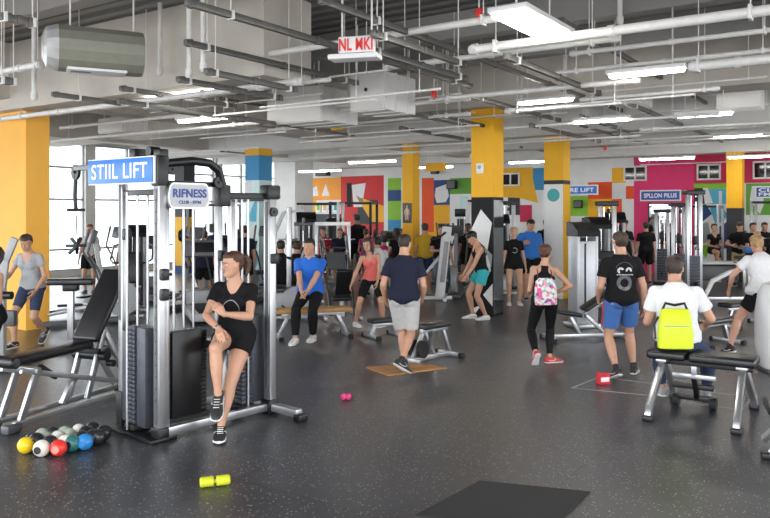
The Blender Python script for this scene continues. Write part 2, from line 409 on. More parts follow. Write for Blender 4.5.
def make_top(body, K, s, sex, bulk, T, lod, arm):
    """T: mat, hem, neck, sleeve (0..1 of upper arm, up to 2 for long), loose, name"""
    mb = MB(); loose = T.get('loose', .012); hem = T.get('hem', -.04); neck = T.get('neck', 'crew'); sl = T.get('sleeve', .55)
    def fn(kx, ky, w, df, db, h):
        g = loose+(.012*ss((.15-h)/.2) if loose > .01 else 0)
        if h > .4: g = lerp(g, .007, ss((h-.4)/.06))
        w2 = max(w+g, T.get('minw', 0) if h < .36 else 0); f2 = max(df+g, T.get('mind', 0) if h < .3 else 0); b2 = db+g+.014*ss((.1-h)/.1)
        x = abs(kx*w); k = 0.
        if neck in ('scoop', 'v', 'tank', 'racer') and ky > 0:
            z0, wd = {'scoop': (.385, .062), 'v': (.33, .07), 'tank': (.36, .068), 'racer': (.37, .06)}[neck]
            lim = wd*math.sqrt(max(0, min(1, (h-z0)/.09))) if neck != 'v' else wd*max(0, (h-z0)/.13)
            k = ss((lim-x)/.012+.5) if h > z0 else 0
        if neck in ('tank', 'racer') and h > .3:
            lim = lerp(.16, .085, ss((h-.3)/.1)) if neck == 'tank' else lerp(.155, .05 if ky < 0 else .08, ss((h-.3)/.09))
            k = max(k, ss((x-lim)/.014+.5))
        if k: w2 = lerp(w2, w-.014, k if x > .07 else 0); f2 = lerp(f2, df-.016, k); b2 = lerp(b2, db-.016, k)
        return V((kx*w2, ky*(f2 if ky > 0 else b2), 0))
    top_h = {'crew': .497, 'scoop': .48, 'v': .48, 'tank': .462, 'racer': .462, 'crop': .49, 'collar': .515}[neck]
    N = 44; hs = [hem+(top_h-hem)*i/N for i in range(N+1)]
    mb.loft([K.ring(h, fn, 72) for h in hs])
    if sex == 'f':
        for q in (-1, 1):
            c, Q = K.at(.315); mb.ell(c+Q @ (V((q*.06, .062, -.002))*s*bulk), ((.073)*s*bulk,)*3, Q)
    if neck not in ('tank', 'racer'):
        for k in 'LR':
            sh, el, wr = K.J['sh'+k], K.J['elb'+k], K.J['wr'+k]; c, Q = K.at(.4)
            a = arm*(1.06 if sex == 'm' else .92)
            mb.ell(sh, (.054*s*a+.009*s,)*3)
            mb.tube([sh+(c-sh)*.5, sh], [.067*s, .054*s*a+.009*s], 14, True)
            if T.get('long'):
                mb.tube([sh, sh.lerp(el, .5), el, el.lerp(wr, .5), el.lerp(wr, .95)], [x*s for x in (.066, .058, .052, .045, .036)], 16)
                mb.ell(el, .05*s)
            else:
                fl = T.get('flare', .008)
                mb.tube([sh, sh.lerp(el, sl*.5), sh.lerp(el, sl)], [(.051*a+.008)*s, (.050*a+.008+fl*.5)*s, (.047*a+.009+fl)*s], 18)
    me = remesh(mb, {0: .0062, 1: .008, 2: .011}[lod], {0: 7, 1: 5, 2: 2}[lod], .5, 't_shirt', wrinkle(T.get('wr', .005)*s))
    me.materials.append(T['mat'])
    o = link(T.get('name', 't_shirt'), me, body)
    return o
def make_bottom(body, K, s, sex, bulk, B, lod, thigh):
    """B: mat, len (0..1 thigh, 1..2 shin), loose, waist"""
    mb = MB(); L = B['len']; loose = B.get('loose', .012); waist = B.get('waist', .03)
    gg = lambda h: lerp(.003, loose*.8+.004, ss(-h/.08)) if not B.get('over') else .006
    fn = lambda kx, ky, w, df, db, h: V((kx*(w+gg(h)), ky*((df if ky > 0 else db)+gg(h)), 0))
    hs = [-.11, -.09, -.06, -.03, 0, waist*.6, waist]
    mb.loft([K.ring(h, fn) for h in hs])
    for q in (-1, 1): mb.ell(K.p0+K.Qp @ (V((q*.075, -.065, -.045))*s*bulk), ((.088*bulk)*s, .079*bulk*s, .09*bulk*s), K.Qp)
    f = 1.03 if sex == 'f' else 1.
    hem = B.get('flare', loose)
    for k in 'LR':
        hp, kn, an = K.J['hip'+k], K.J['knee'+k], K.J['ank'+k]
        if L <= 1:
            T = [0, .15*L, .35*L, .6*L, .8*L, L]
            mb.tube([hp.lerp(kn, t) for t in T], [(prof_at(LEG1, t)*thigh*f+lerp(loose, hem, t/L))*s for t in T], 20)
        else:
            T = [0, .15, .35, .6, .8, 1]; pts = [hp.lerp(kn, t) for t in T]; rr = [(prof_at(LEG1, t)*thigh*f+loose)*s for t in T]
            mb.tube(pts, rr, 20); mb.ell(kn, (.054*thigh*f+loose)*s)
            T = [0, .15, .35, .6, .8, 1]; T = [t*(L-1) for t in T]
            mb.tube([kn.lerp(an, t) for t in T], [(prof_at(LEG2, t)*(.5+.5*thigh)+.003+lerp(loose, hem, t))*s for t in T], 20)
            ax = (an-kn).normalized(); back = (kn-(hp+an)/2); back = back-ax*back.dot(ax); back = -back.normalized() if back.length > .01 else V((0, -1, 0))
            mb.ell(kn.lerp(an, .3)+back*.018*s, ((.047*thigh+loose*.5)*s, (.047*thigh+loose*.5)*s, .12*s), ax.to_track_quat('Z', 'Y'))
        mb.ell(hp, (.09*thigh*f+loose)*s)
    me = remesh(mb, {0: .0065, 1: .0085, 2: .0125}[lod], 2, .5, 'bottom', wrinkle(B.get('wr', .004 if loose > .006 else .0012)*s))
    me.materials.append(B['mat'])
    link(B.get('name', 'shorts'), me, body)
    if B.get('stripe'):
        for k, sg in (('L', -1), ('R', 1)):
            if k not in B.get('stripek', 'LR'): continue
            hp, kn = K.J['hip'+k], K.J['knee'+k]; st = MB()
            x = K.Qp @ V((sg, 0, 0)); dd = (kn-hp).normalized(); x = (x-dd*x.dot(dd)).normalized(); y = dd.cross(x)
            rg = []
            for i in range(6):
                t = lerp(.05, L, i/5); c = hp.lerp(kn, t); r = (prof_at(LEG1, t)*thigh*f+lerp(loose, hem, t/L)+.005)*s
                rg.append([c+x*r+y*w for w in (-.016*s, .016*s)]+[c+x*(r-.012)+y*w for w in (.016*s, -.016*s)])
            st.loft(rg); st.build('side_stripe', B['stripe'], body)
def make_shoes(body, K, s, S, sock, lod):
    ks = S[3] if len(S) > 3 else 1.07
    """S: upper mat, sole mat, accent mat"""
    up, so = S[0], S[1]; ac = S[2] if len(S) > 2 else None
    for k, sg in (('L', -1), ('R', 1)):
        an, q = K.J['ank'+k], K.J['fq'+k]; f = lambda x, y, z: an+q @ (V((x*ks, y*ks, z-.08))*s)
        A = [(-.068, .022, .055), (-.06, .032, .082), (-.03, .037, .098), (.005, .037, .104), (.04, .038, .094), (.075, .043, .075), (.115, .047, .06), (.155, .044, .05), (.182, .032, .04), (.195, .016, .03)]
        def ring(y, w, b, t, n=14):
            out = []
            for j in range(n):
                u = 2*PI*j/n; cx, sy = math.cos(u), math.sin(u)
                out.append(f(abs(cx)**.8*(1 if cx > 0 else -1)*w+sg*-.006*ss((y-.05)/.1), y, (b+t)/2+abs(sy)**.8*(1 if sy > 0 else -1)*(t-b)/2))
            return out
        m = MB(); m.loft([ring(y, w, .012, t) for y, w, t in A]); sh = m.build('shoe', up, body, ang=180)
        m = MB(); m.loft([ring(y*1.02, w*1.07, .0 if -.05 < y < .17 else .006, .027) for y, w, t in A]); m.build('sole', so, sh, ang=60)
        if ac and lod < 2:
            m = MB()
            for g_ in (-1, 1):
                m.tube([f(g_*.034, -.03, .05), f(g_*.041, .02, .04), f(g_*.044, .06, .055), f(g_*.03, .075, .07)], .004*s, 6, True)
            for i in range(4): m.tube([f(-.02, .045+i*.02, .091-i*.009), f(.02, .045+i*.02, .091-i*.009)], .0032*s, 6, True)
            m.build('laces', ac, sh)
        if sock:
            m = MB(); kn = K.J['knee'+k]
            m.tube([f(0, 0, .07), f(0, -.002, .1), an.lerp(kn, sock[1])], [.039*s, .038*s, (prof_at(LEG2, 1-sock[1])+.004)*s], 14)
            m.build('sock', sock[0], body, ang=180)
def bvh_of(o):
    me = o.data; return BVHTree.FromPolygons([v.co.copy() for v in me.vertices], [tuple(p.vertices) for p in me.polygons])
def decal(target, body, K, h, back, polys, mt, name='print', res=None, off=.0025):
    """lay flat shapes (x,z in metres on chest/back) onto the cloth; each poly is a triangle/quad strip list"""
    t = bvh_of(target); c, Q = K.at(h); dirn = Q @ V((0, 1 if back else -1, 0)); mb = MB(); sgn = -1 if back else 1
    for poly in polys:
        pts = []
        for x, z in poly:
            o = c+Q @ (V((x*(1 if not back else 1), -.4 if back else .4, z)))
            hit = t.ray_cast(o, dirn)[0]
            if hit is None: hit = c+Q @ V((x, -.1 if back else .1, z))
            pts.append(hit-dirn*off)
        pts2 = [p+dirn*.0035 for p in pts]
        n = len(pts); mb.add(pts+pts2, [tuple(range(n)), tuple(range(2*n-1, n-1, -1))]+[(i, (i+1) % n, n+(i+1) % n, n+i) for i in range(n)])
    return mb.build(name, mt, target, smooth=False)
def ring_polys(cx, cz, r0, r1, a0=0, a1=360, n=24, sx=1.):
    out = []
    for i in range(n):
        a = R(lerp(a0, a1, i/n)); b = R(lerp(a0, a1, (i+1)/n))
        out.append([(cx+math.cos(a)*r0*sx, cz+math.sin(a)*r0), (cx+math.cos(b)*r0*sx, cz+math.sin(b)*r0), (cx+math.cos(b)*r1*sx, cz+math.sin(b)*r1), (cx+math.cos(a)*r1*sx, cz+math.sin(a)*r1)])
    return out
# ------------------------------------------------------------------ common materials
M_silver = mat('silver_paint', (.44, .445, .455), .3, .8, var=.05)
M_chrome = mat('chrome', (.75, .75, .76), .14, 1., var=.02)
M_white = mat('white_enamel', (.74, .74, .73), .35, var=.03)
M_black = mat('black_metal', (.009, .009, .01), .38, .2, var=.1)
M_pad = mat('black_vinyl', (.009, .009, .01), .33, var=.12, bump=.08, bscale=120)
M_rubber = mat('black_rubber', (.009, .009, .009), .7, var=.15)
M_plate = mat('dark_plate', (.06, .065, .08), .45, .4, var=.1)
M_grey = mat('grey_plastic', (.33, .34, .35), .4, var=.05)
M_dgrey = mat('dark_grey_plastic', (.08, .082, .088), .4, var=.06)
M_signblue = mat('sign_blue', (.022, .17, .62), .35, var=.02)
M_lightblue = mat('sign_pale', (.6, .68, .78), .4, var=.02)
M_letter = mat('sign_white', (.86, .87, .88), .4, var=.01)
M_letterblue = mat('sign_dark_blue', (.015, .05, .27), .4, var=.01)
def paint(n, c, r=.6): return mat('paint_'+n, c, r, var=.035, scale=2.5, bump=.03, bscale=40)
P_yel = paint('yellow', (.84, .43, .006)); P_or = paint('orange', (.88, .32, .015)); P_red = paint('red', (.58, .01, .012)); P_pink = paint('crimson', (.56, .008, .07))
P_pk2 = paint('magenta', (.72, .025, .15)); P_green = paint('lime', (.24, .52, .03)); P_dg = paint('green', (.13, .36, .04)); P_blue = paint('blue', (.03, .25, .5))
P_navy = paint('navy', (.02, .06, .2)); P_dark = paint('charcoal', (.022, .024, .03)); P_white = paint('white', (.76, .76, .75)); P_vio = paint('vermilion', (.82, .085, .008))
P_teal = paint('teal', (.06, .36, .36)); P_cyan = paint('cyan', (.08, .42, .6)); P_blk = mat('paint_black', (.005, .005, .006), .5, var=.03, spec=.2); P_pale = paint('pale_teal', (.5, .68, .68), .2)
P_con = mat('paint_concrete', (.55, .51, .45), .8, var=.13, scale=1.6, bump=.1, bscale=25); P_conw = paint('white_ceiling', (.68, .665, .64), .7); P_grey = paint('grey', (.36, .36, .36), .7)

def text_mesh(txt, size, depth, bold=0., space=1.):
    cu = bpy.data.curves.new('t', 'FONT'); cu.body = txt; cu.size = size; cu.extrude = depth; cu.offset = bold; cu.align_x = 'CENTER'; cu.align_y = 'CENTER'; cu.space_character = space
    o = bpy.data.objects.new('t', cu); COL.objects.link(o); dg = bpy.context.evaluated_depsgraph_get()
    me = bpy.data.meshes.new_from_object(o.evaluated_get(dg), depsgraph=dg); bpy.data.objects.remove(o); bpy.data.curves.remove(cu)
    return me
def lettering(txt, w, h, mt, parent, loc, rot, name='lettering', bold=.02, depth=.003, space=1.06):
    me = text_mesh(txt, 1., depth, bold, space); xs = [v.co.x for v in me.vertices]; ys = [v.co.y for v in me.vertices]
    sx = w/(max(xs)-min(xs)); sy = h/(max(ys)-min(ys)); cx = (max(xs)+min(xs))/2; cy = (max(ys)+min(ys))/2
    q = rot if isinstance(rot, Quaternion) else Quaternion(rot)
    for v in me.vertices: v.co = V(loc)+q @ V(((v.co.x-cx)*sx, (v.co.y-cy)*sy, v.co.z))
    me.materials.append(mt); return link(name, me, parent)
def qaxes(x, y, z): return Matrix((x, y, z)).transposed().to_quaternion()
QBACK = qaxes(-W, V((0, 0, 1)), -U)       # text on a wall facing the room from the back: reads along -W, faces -U
QWIN = qaxes(U, V((0, 0, 1)), -W)

def struct(o, label=None): o['kind'] = 'structure'; return o
# ------------------------------------------------------------------ floor
def floor_mat():
    m, nt, b = new_mat('rubber_floor'); N = nt.nodes; L = nt.links
    tc = N.new('ShaderNodeTexCoord'); mp = N.new('ShaderNodeMapping'); mp.inputs['Rotation'].default_value = (0, 0, YAW); L.new(tc.outputs['Object'], mp.inputs['Vector'])
    vo = N.new('ShaderNodeTexVoronoi'); vo.inputs['Scale'].default_value = 38; L.new(mp.outputs[0], vo.inputs['Vector'])
    r1 = N.new('ShaderNodeValToRGB'); r1.color_ramp.elements[0].position = .1; r1.color_ramp.elements[0].color = (1, 1, 1, 1); r1.color_ramp.elements[1].position = .26; r1.color_ramp.elements[1].color = (0, 0, 0, 1)
    L.new(vo.outputs['Distance'], r1.inputs['Fac'])
    # only some cells carry a chip
    sep = N.new('ShaderNodeSeparateColor'); L.new(vo.outputs['Color'], sep.inputs[0]); gt = N.new('ShaderNodeMath'); gt.operation = 'GREATER_THAN'; gt.inputs[1].default_value = .42; L.new(sep.outputs[0], gt.inputs[0])
    mu = N.new('ShaderNodeMath'); mu.operation = 'MULTIPLY'; L.new(r1.outputs[0], mu.inputs[0]); L.new(gt.outputs[0], mu.inputs[1])
    nz = N.new('ShaderNodeTexNoise'); nz.inputs['Scale'].default_value = 1.1; nz.inputs['Detail'].default_value = 6; L.new(mp.outputs[0], nz.inputs['Vector'])
    base = N.new('ShaderNodeValToRGB'); base.color_ramp.elements[0].position = .3; base.color_ramp.elements[1].position = .72
    base.color_ramp.elements[0].color = (.04, .041, .047, 1); base.color_ramp.elements[1].color = (.062, .064, .072, 1); L.new(nz.outputs['Fac'], base.inputs['Fac'])
    br = N.new('ShaderNodeTexBrick'); br.offset = .0; br.inputs['Scale'].default_value = .5; br.inputs['Mortar Size'].default_value = .004; br.inputs['Brick Width'].default_value = 1; br.inputs['Row Height'].default_value = 1
    br.inputs['Color1'].default_value = (1, 1, 1, 1); br.inputs['Color2'].default_value = (.78, .78, .79, 1); br.inputs['Mortar'].default_value = (.5, .5, .5, 1); L.new(mp.outputs[0], br.inputs['Vector'])
    mx = N.new('ShaderNodeMix'); mx.data_type = 'RGBA'; mx.blend_type = 'MULTIPLY'; mx.inputs[0].default_value = 1; L.new(base.outputs[0], mx.inputs[6]); L.new(br.outputs['Color'], mx.inputs[7])
    m2 = N.new('ShaderNodeMix'); m2.data_type = 'RGBA'; L.new(mu.outputs[0], m2.inputs[0]); L.new(mx.outputs[2], m2.inputs[6]); m2.inputs[7].default_value = (.55, .52, .48, 1)
    L.new(m2.outputs[2], b.inputs['Base Color'])
    rr = N.new('ShaderNodeMapRange'); rr.inputs[3].default_value = .24; rr.inputs[4].default_value = .36; L.new(nz.outputs['Fac'], rr.inputs[0]); L.new(rr.outputs[0], b.inputs['Roughness'])
    bp = N.new('ShaderNodeBump'); bp.inputs['Strength'].default_value = .25; bp.inputs['Distance'].default_value = .004; n3 = N.new('ShaderNodeTexNoise'); n3.inputs['Scale'].default_value = 260; L.new(mp.outputs[0], n3.inputs['Vector'])
    L.new(n3.outputs['Fac'], bp.inputs['Height']); L.new(bp.outputs[0], b.inputs['Normal'])
    b.inputs['Specular IOR Level'].default_value = .6
    return m
A0, A1, B0, B1 = -1.5, 24.6, -9., 20.7       # room extents along U and W
mb = MB(); c = [UV(A0, B0, 0), UV(A1, B0, 0), UV(A1, B1, 0), UV(A0, B1, 0)]
mb.loft([[p-V((0, 0, .12)) for p in c], c]); struct(mb.build('floor', floor_mat(), smooth=False))
# ------------------------------------------------------------------ back wall and its painted fields
H = 4.7
def rbox(a0, a1, b0, b1, z0, z1, mb=None):
    mb = mb or MB(); r = [UV(a0, b0), UV(a1, b0), UV(a1, b1), UV(a0, b1)]
    return mb.loft([[p+V((0, 0, z)) for p in r] for z in (z0, z1)])
wb = struct(rbox(A1, A1+.2, B0, B1+.2, 0, H).build('wall_back', P_white, smooth=False))
def wy(x, off=0.): r = (x-CXP)/FPX; return (A1-off)/(U.x*r+U.y)      # depth of the back wall at picture column x
def wb_b(x, off=0.): Y = wy(x, off); return W.x*((x-CXP)/FPX*Y)+W.y*Y
def wz(x, y, off=0.): return CAMZ-(y-HZ)*wy(x, off)/FPX
def field(x0, x1, y0, y1, m, off=.012, xr=None):
    xr = xr or (x0+x1)/2; z1 = min(wz(xr, y0), H); z0 = max(wz(xr, y1), 0.)
    return rbox(A1-off, A1-.001, wb_b(x0), wb_b(x1), z0, z1).build('painted_field', m, wb, smooth=False)
def fieldpoly(pts, m, off=.018):
    mb = MB(); P = [UV(A1, wb_b(x), wz(x, y)) for x, y in pts]
    mb.loft([[p-U*.001 for p in P], [p-U*off for p in P]]); return mb.build('painted_field', m, wb, smooth=False)
GRD = 285
field(305, 341, 178, 200, P_or); field(305, 316, 200, GRD, P_yel); field(316, 341, 214, GRD, P_dark)
field(341, 384, 176, GRD, P_red); fieldpoly([(356, 196), (384, 206), (384, 222), (372, 222)], P_yel)
fieldpoly([(352, 185), (366, 183), (362, 207), (354, 207)], P_white); field(347, 352, 183, 207, P_blk, .016)
field(358, 378, 200, 224, P_dark, .016)
field(384, 388, 176, GRD, P_white); field(388, 401, 178, 190, P_green); field(388, 401, 190, 201, P_navy); field(388, 401, 201, 220, P_green); field(388, 401, 220, 230, P_blue); field(388, 401, 230, GRD, P_green)
field(417, 422, 178, GRD, P_white)
field(422, 434, 178, 232, P_vio); field(422, 434, 232, GRD, P_yel); field(434, 450, 180, 205, P_navy); field(434, 450, 205, GRD, P_yel)
fieldpoly([(436, 188), (447, 184), (449, 196), (446, 202), (437, 203), (435, 196)], P_white); field(450, 472, 178, 194, P_dg); field(450, 472, 194, GRD, P_white)
fieldpoly([(460, 196), (468, 196), (469, 220), (459, 222)], P_pale)
field(495, 533, 168, 192, P_yel); fieldpoly([(500, 190), (520, 190), (522, 174), (532, 174), (538, 203), (520, 198), (500, 197)], P_yel, .02)
field(508, 520, 193, 215, P_dark); field(495, 508, 197, GRD, P_white); field(520, 532, 205, 222, P_pink); field(520, 532, 222, GRD, P_white); field(533, 545, 168, 190, P_blue)
field(508, 520, 215, GRD, P_white, .011)
field(566, 588, 168, 196, P_white); field(566, 588, 196, 216, P_green, .011); field(588, 612, 182, 199, P_vio); field(588, 612, 199, GRD, P_yel); field(612, 626, 168, 183, P_yel); field(588, 612, 168, 182, P_white, .011)
field(612, 626, 183, 199, P_white, .011); field(612, 622, 199, GRD, P_vio); field(622, 634, 199, GRD, P_white); field(626, 634, 186, 199, P_vio)
field(566, 588, 216, GRD, P_white, .011)
field(634, 694, 156, 206, P_pk2); field(634, 694, 206, GRD, P_pk2, .013); field(694, 800, 152, 183, P_pink)
field(694, 728, 183, 189, P_green); field(694, 705, 188, 204, P_dark); field(705, 728, 189, 204, P_cyan)
field(694, 728, 204, GRD, P_white, .011); field(746, 800, 183, 215, P_dg); field(746, 800, 215, GRD, P_white)
for pts, m in (([(696, 206), (706, 204), (712, 214), (702, 222)], P_navy), ([(710, 208), (722, 205), (728, 216), (716, 226)], P_cyan), ([(695, 226), (708, 222), (712, 240), (698, 246)], P_grey), ([(714, 230), (727, 222), (728, 248), (718, 250)], P_navy), ([(703, 188), (708, 188), (713, 203), (705, 204)], P_white), ([(719, 191), (722, 191), (722, 204), (719, 204)], P_white), ([(697, 246), (712, 244), (706, 258)], P_green)):
    fieldpoly(pts, m)
fieldpoly([(752, 186), (762, 186), (764, 204), (760, 214), (750, 200)], P_white)
# small pictogram and frames on the orange field
fieldpoly([(322, 196), (326, 184), (330, 196)], P_white, .02); fieldpoly([(313, 188), (317, 186), (319, 196), (313, 196)], P_white, .02)
# dark high windows in the back wall
for i, (x0, x1, y0, y1) in enumerate([(502, 520, 173, 186), (624, 647, 166, 181), (697, 721, 164, 180), (753, 778, 161, 179)]):
    a, b = wb_b(x0), wb_b(x1); xm = (x0+x1)/2; z1, z0 = wz(xm, y0), wz(xm, y1); q = MB()
    for (p, r, s_, t) in ((a, b, z1-.05, z1), (a, b, z0, z0+.05), (a, a-.05, z0, z1), (b+.05, b, z0, z1), ((a+b)/2+.025, (a+b)/2-.025, z0, z1)): rbox(A1-.06, A1-.002, p, r, s_, t, q)
    wn = struct(q.build('window_%d' % (i+10), P_white, smooth=False)); rbox(A1-.035, A1-.022, a-.03, b+.03, z0+.03, z1-.03).build('pane', mat('dark_glass', (.012, .012, .014), .08, var=0), wn, smooth=False)
# ------------------------------------------------------------------ window wall (along U at W = B1)
def glass_mat():
    m = bpy.data.materials.new('window_glass'); m.use_nodes = True; nt = m.node_tree; nt.nodes.clear()
    o = nt.nodes.new('ShaderNodeOutputMaterial'); t = nt.nodes.new('ShaderNodeBsdfTransparent'); g = nt.nodes.new('ShaderNodeBsdfGlossy'); g.inputs['Roughness'].default_value = .02
    f = nt.nodes.new('ShaderNodeFresnel'); f.inputs['IOR'].default_value = 1.12; mx = nt.nodes.new('ShaderNodeMixShader'); t.inputs[0].default_value = (.95, .97, .97, 1)
    nt.links.new(f.outputs[0], mx.inputs[0]); nt.links.new(t.outputs[0], mx.inputs[1]); nt.links.new(g.outputs[0], mx.inputs[2]); nt.links.new(mx.outputs[0], o.inputs[0]); return m
M_glass = glass_mat(); M_mull = mat('window_frame_grey', (.42, .44, .46), .5, var=.03)
struct(rbox(A0, A1, B1, B1+.25, 4.05, H).build('wall_window_side', P_conw, smooth=False))
struct(rbox(A0, A1, B1, B1+.25, 0, .18).build('trim_1', P_conw, smooth=False))
k = 0; a = A0
while a < A1-1:
    k += 1; e = min(a+5.0, A1-.35)
    q = MB(); n = 4
    for i in range(n+1): x = lerp(a, e, i/n); rbox(x-.035, x+.035, B1+.06, B1+.18, .18, 4.05, q)
    for z in (.2, .82, 2.33, 3.3, 4.02): rbox(a, e, B1+.07, B1+.17, z-.03, z+.03, q)
    wn = struct(q.build('window_%d' % k, M_mull, smooth=False)); rbox(a, e, B1+.115, B1+.121, .2, 4.03).build('pane', M_glass, wn, smooth=False)
    struct(rbox(e, e+.35, B1-.05, B1+.25, 0, 4.05).build('trim_%d' % (k+1), P_conw, smooth=False)); a = e+.35
# ------------------------------------------------------------------ side wall and rear wall with openings: daylight comes in behind the photographer
# (the room's right side and the side behind the photographer are open glazed fronts: only posts and head beams)
q = MB()
for i in range(7): rbox(lerp(A0, A1, i/6)-.1, lerp(A0, A1, i/6)+.1, B0, B0+.2, 0, H, q)
rbox(A0, A1, B0, B0+.2, 4.1, H, q); struct(q.build('wall_right', P_conw, smooth=False))
q = MB()
for i in range(8): rbox(A0, A0+.2, lerp(B0, B1, i/7)-.1, lerp(B0, B1, i/7)+.1, 0, H, q)
rbox(A0, A0+.2, B0, B1, 4.1, H, q); struct(q.build('wall_rear', P_conw, smooth=False))
# ------------------------------------------------------------------ columns
def column(xc, Y, segs, w=.45, side=None, ztop=None):
    """xc,Y: picture column and depth of the corner between the two faces one sees"""
    C = D(xc, Y, z=0); a = C.dot(U); b = C.dot(W); top = ztop or segs[-1][1]; root = None
    for z0, z1, m in segs:
        o = rbox(a, a+w, b, b+w, z0, z1).build('column' if root is None else 'painted_band', m, root, smooth=False)
        if root is None: root = struct(o)
    return root, a, b
HB = 3.85
def zat(Y, y): return CAMZ-(y-HZ)*Y/FPX
P_amb = paint('amber', (.86, .43, .05)); cL, aL, bL = column(26, 12.5, [(0, 3.62, P_amb)], w=.42)
rbox(aL, aL+.42, bL+.42, bL+1.1, 0, 3.62).build('column_wing', P_amb, cL, smooth=False)
cA, aA, bA = column(493, 14.1, [(0, zat(14.1, 197), P_blk), (zat(14.1, 197), 3.88, P_yel)])
cB, aB, bB = column(563, 17., [(0, zat(17, 184), P_white), (zat(17, 184), zat(17, 180), P_dark), (zat(17, 180), 3.66, P_yel)])
cP, aP, bP = column(413, 18.5, [(0, 3.62, P_yel)], w=.31)
cR, aR, bR = column(742, 21., [(0, zat(21, 208), P_dark), (zat(21, 208), 3.62, P_yel)], w=.4)
cU, aU, bU = column(259, 19.8, [(0, zat(19.8, 180), P_pale), (zat(19.8, 180), zat(19.8, 155), P_blue), (zat(19.8, 155), 3.62, P_yel)], w=.5)
column(184, 24., [(0, zat(24, 266), P_navy), (zat(24, 266), zat(24, 217), P_yel), (zat(24, 217), 3.9, P_dark)], w=.45)
column(295, 27., [(0, 4.0, P_white)], w=1.0)
# yellow side of column B below the band, teal disc; faceted black-white mural on column A
rbox(aB+.001, aB+.449, bB-.006, bB, 0, zat(17, 184)).build('painted_side', P_yel, cB, smooth=False)
def on_col(a, b, w, m, root, polys, off=.006, name='mural'):
    """polys in (u along the face from its left edge 0..1, z)"""
    q = MB()
    for poly in polys:
        P = [UV(a, b+w*(1-u), z) for u, z in poly]; q.loft([[p-U*.0005 for p in P], [p-U*off for p in P]])
    return q.build(name, m, root, smooth=False)
on_col(aA, bA, .45, P_white, cA, [[(.0, 1.62), (.45, 2.0), (.95, 1.75), (.75, 1.25), (.3, 1.42)], [(.2, .95), (.85, 1.2), (.9, .85), (.55, .72)], [(.55, .4), (.98, .62), (.98, .2)], [(0, .12), (.5, .22), (.2, .05)]])
on_col(aA, bA, .45, P_grey, cA, [[(.62, 1.3), (.97, 1.15), (.92, .92)], [(.3, 1.38), (.72, 1.24), (.55, 1.02), (.28, 1.2)]], .007)
q = MB(); q.loft([[UV(aA, bA+x-.0, z) for x, z in ((.0, 0), (.0, .0), (.0, 0))]]*2) if False else None
rbox(aA+.02, aA+.43, bA-.008, bA, .05, zat(14.1, 200)).build('mirror_panel', mat('mirror', (.62, .64, .64), .06, 1., var=.02), cA, smooth=False)
on_col(aB, bB, .45, P_teal, cB, [[(.5+.33*math.cos(t*PI/8), zat(17, 195)+.15*math.sin(t*PI/8)) for t in range(16)]], name='disc')
on_col(aU, bU, .5, P_cyan, cU, [[(.05, .9), (.6, 1.5), (.9, .6), (.5, .3)], [(.1, 1.7), (.9, 2.4), (.8, 1.7)]])
on_col(aU, bU, .5, P_white, cU, [[(.0, 2.2), (.6, 2.72), (.0, 2.76)], [(.3, 1.5), (.8, 1.7), (.6, 1.0)]], .007)
# ------------------------------------------------------------------ ceiling
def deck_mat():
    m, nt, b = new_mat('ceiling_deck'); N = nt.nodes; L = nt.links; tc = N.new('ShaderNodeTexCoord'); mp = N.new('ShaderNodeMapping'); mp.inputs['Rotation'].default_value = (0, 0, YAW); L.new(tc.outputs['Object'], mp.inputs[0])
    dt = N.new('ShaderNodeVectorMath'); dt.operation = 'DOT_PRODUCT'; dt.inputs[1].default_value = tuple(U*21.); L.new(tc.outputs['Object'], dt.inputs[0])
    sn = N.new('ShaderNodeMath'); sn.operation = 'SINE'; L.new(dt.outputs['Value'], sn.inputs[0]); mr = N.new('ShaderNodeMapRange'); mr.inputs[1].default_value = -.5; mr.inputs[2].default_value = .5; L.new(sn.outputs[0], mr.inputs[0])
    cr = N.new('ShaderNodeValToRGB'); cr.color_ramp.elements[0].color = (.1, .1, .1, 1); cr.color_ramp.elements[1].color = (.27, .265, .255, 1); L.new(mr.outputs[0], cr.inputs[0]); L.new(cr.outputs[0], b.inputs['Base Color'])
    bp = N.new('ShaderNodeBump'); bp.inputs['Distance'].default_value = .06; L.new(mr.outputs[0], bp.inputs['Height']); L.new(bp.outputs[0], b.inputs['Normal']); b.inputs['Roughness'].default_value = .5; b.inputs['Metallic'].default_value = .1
    return m
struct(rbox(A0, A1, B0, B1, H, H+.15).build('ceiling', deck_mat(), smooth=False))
P_steel = paint('steel', (.26, .255, .245), .5)
def beam(a0, a1, b0, b1, z0, m=P_con, z1=H): return struct(rbox(a0, a1, b0, b1, z0, z1).build('ceiling_beam', m, smooth=False))
beam(6.85, 7.75, 6.4, B1, 3.62); beam(12.55, 13.3, B0, B1, 3.88); beam(16., 16.9, B0, B1, 3.66, P_conw); beam(19.6, 20.3, B0, B1, 3.7, P_conw); beam(22.9, 23.5, B0, B1, 3.62, P_conw)
for b_, z_ in ((12.0, 3.8), (17.2, 3.8), (0.2, 4.0), (-5, 4.0)): beam(A0, A1, b_, b_+.5, z_, P_con)
for a_ in (5.2, 9.2, 10.9, 14.8, 18.2, 21.4): beam(a_, a_+.22, B0, B1, 4.34, P_steel)
beam(12.6, A1, 6.1, 6.6, 4.0)
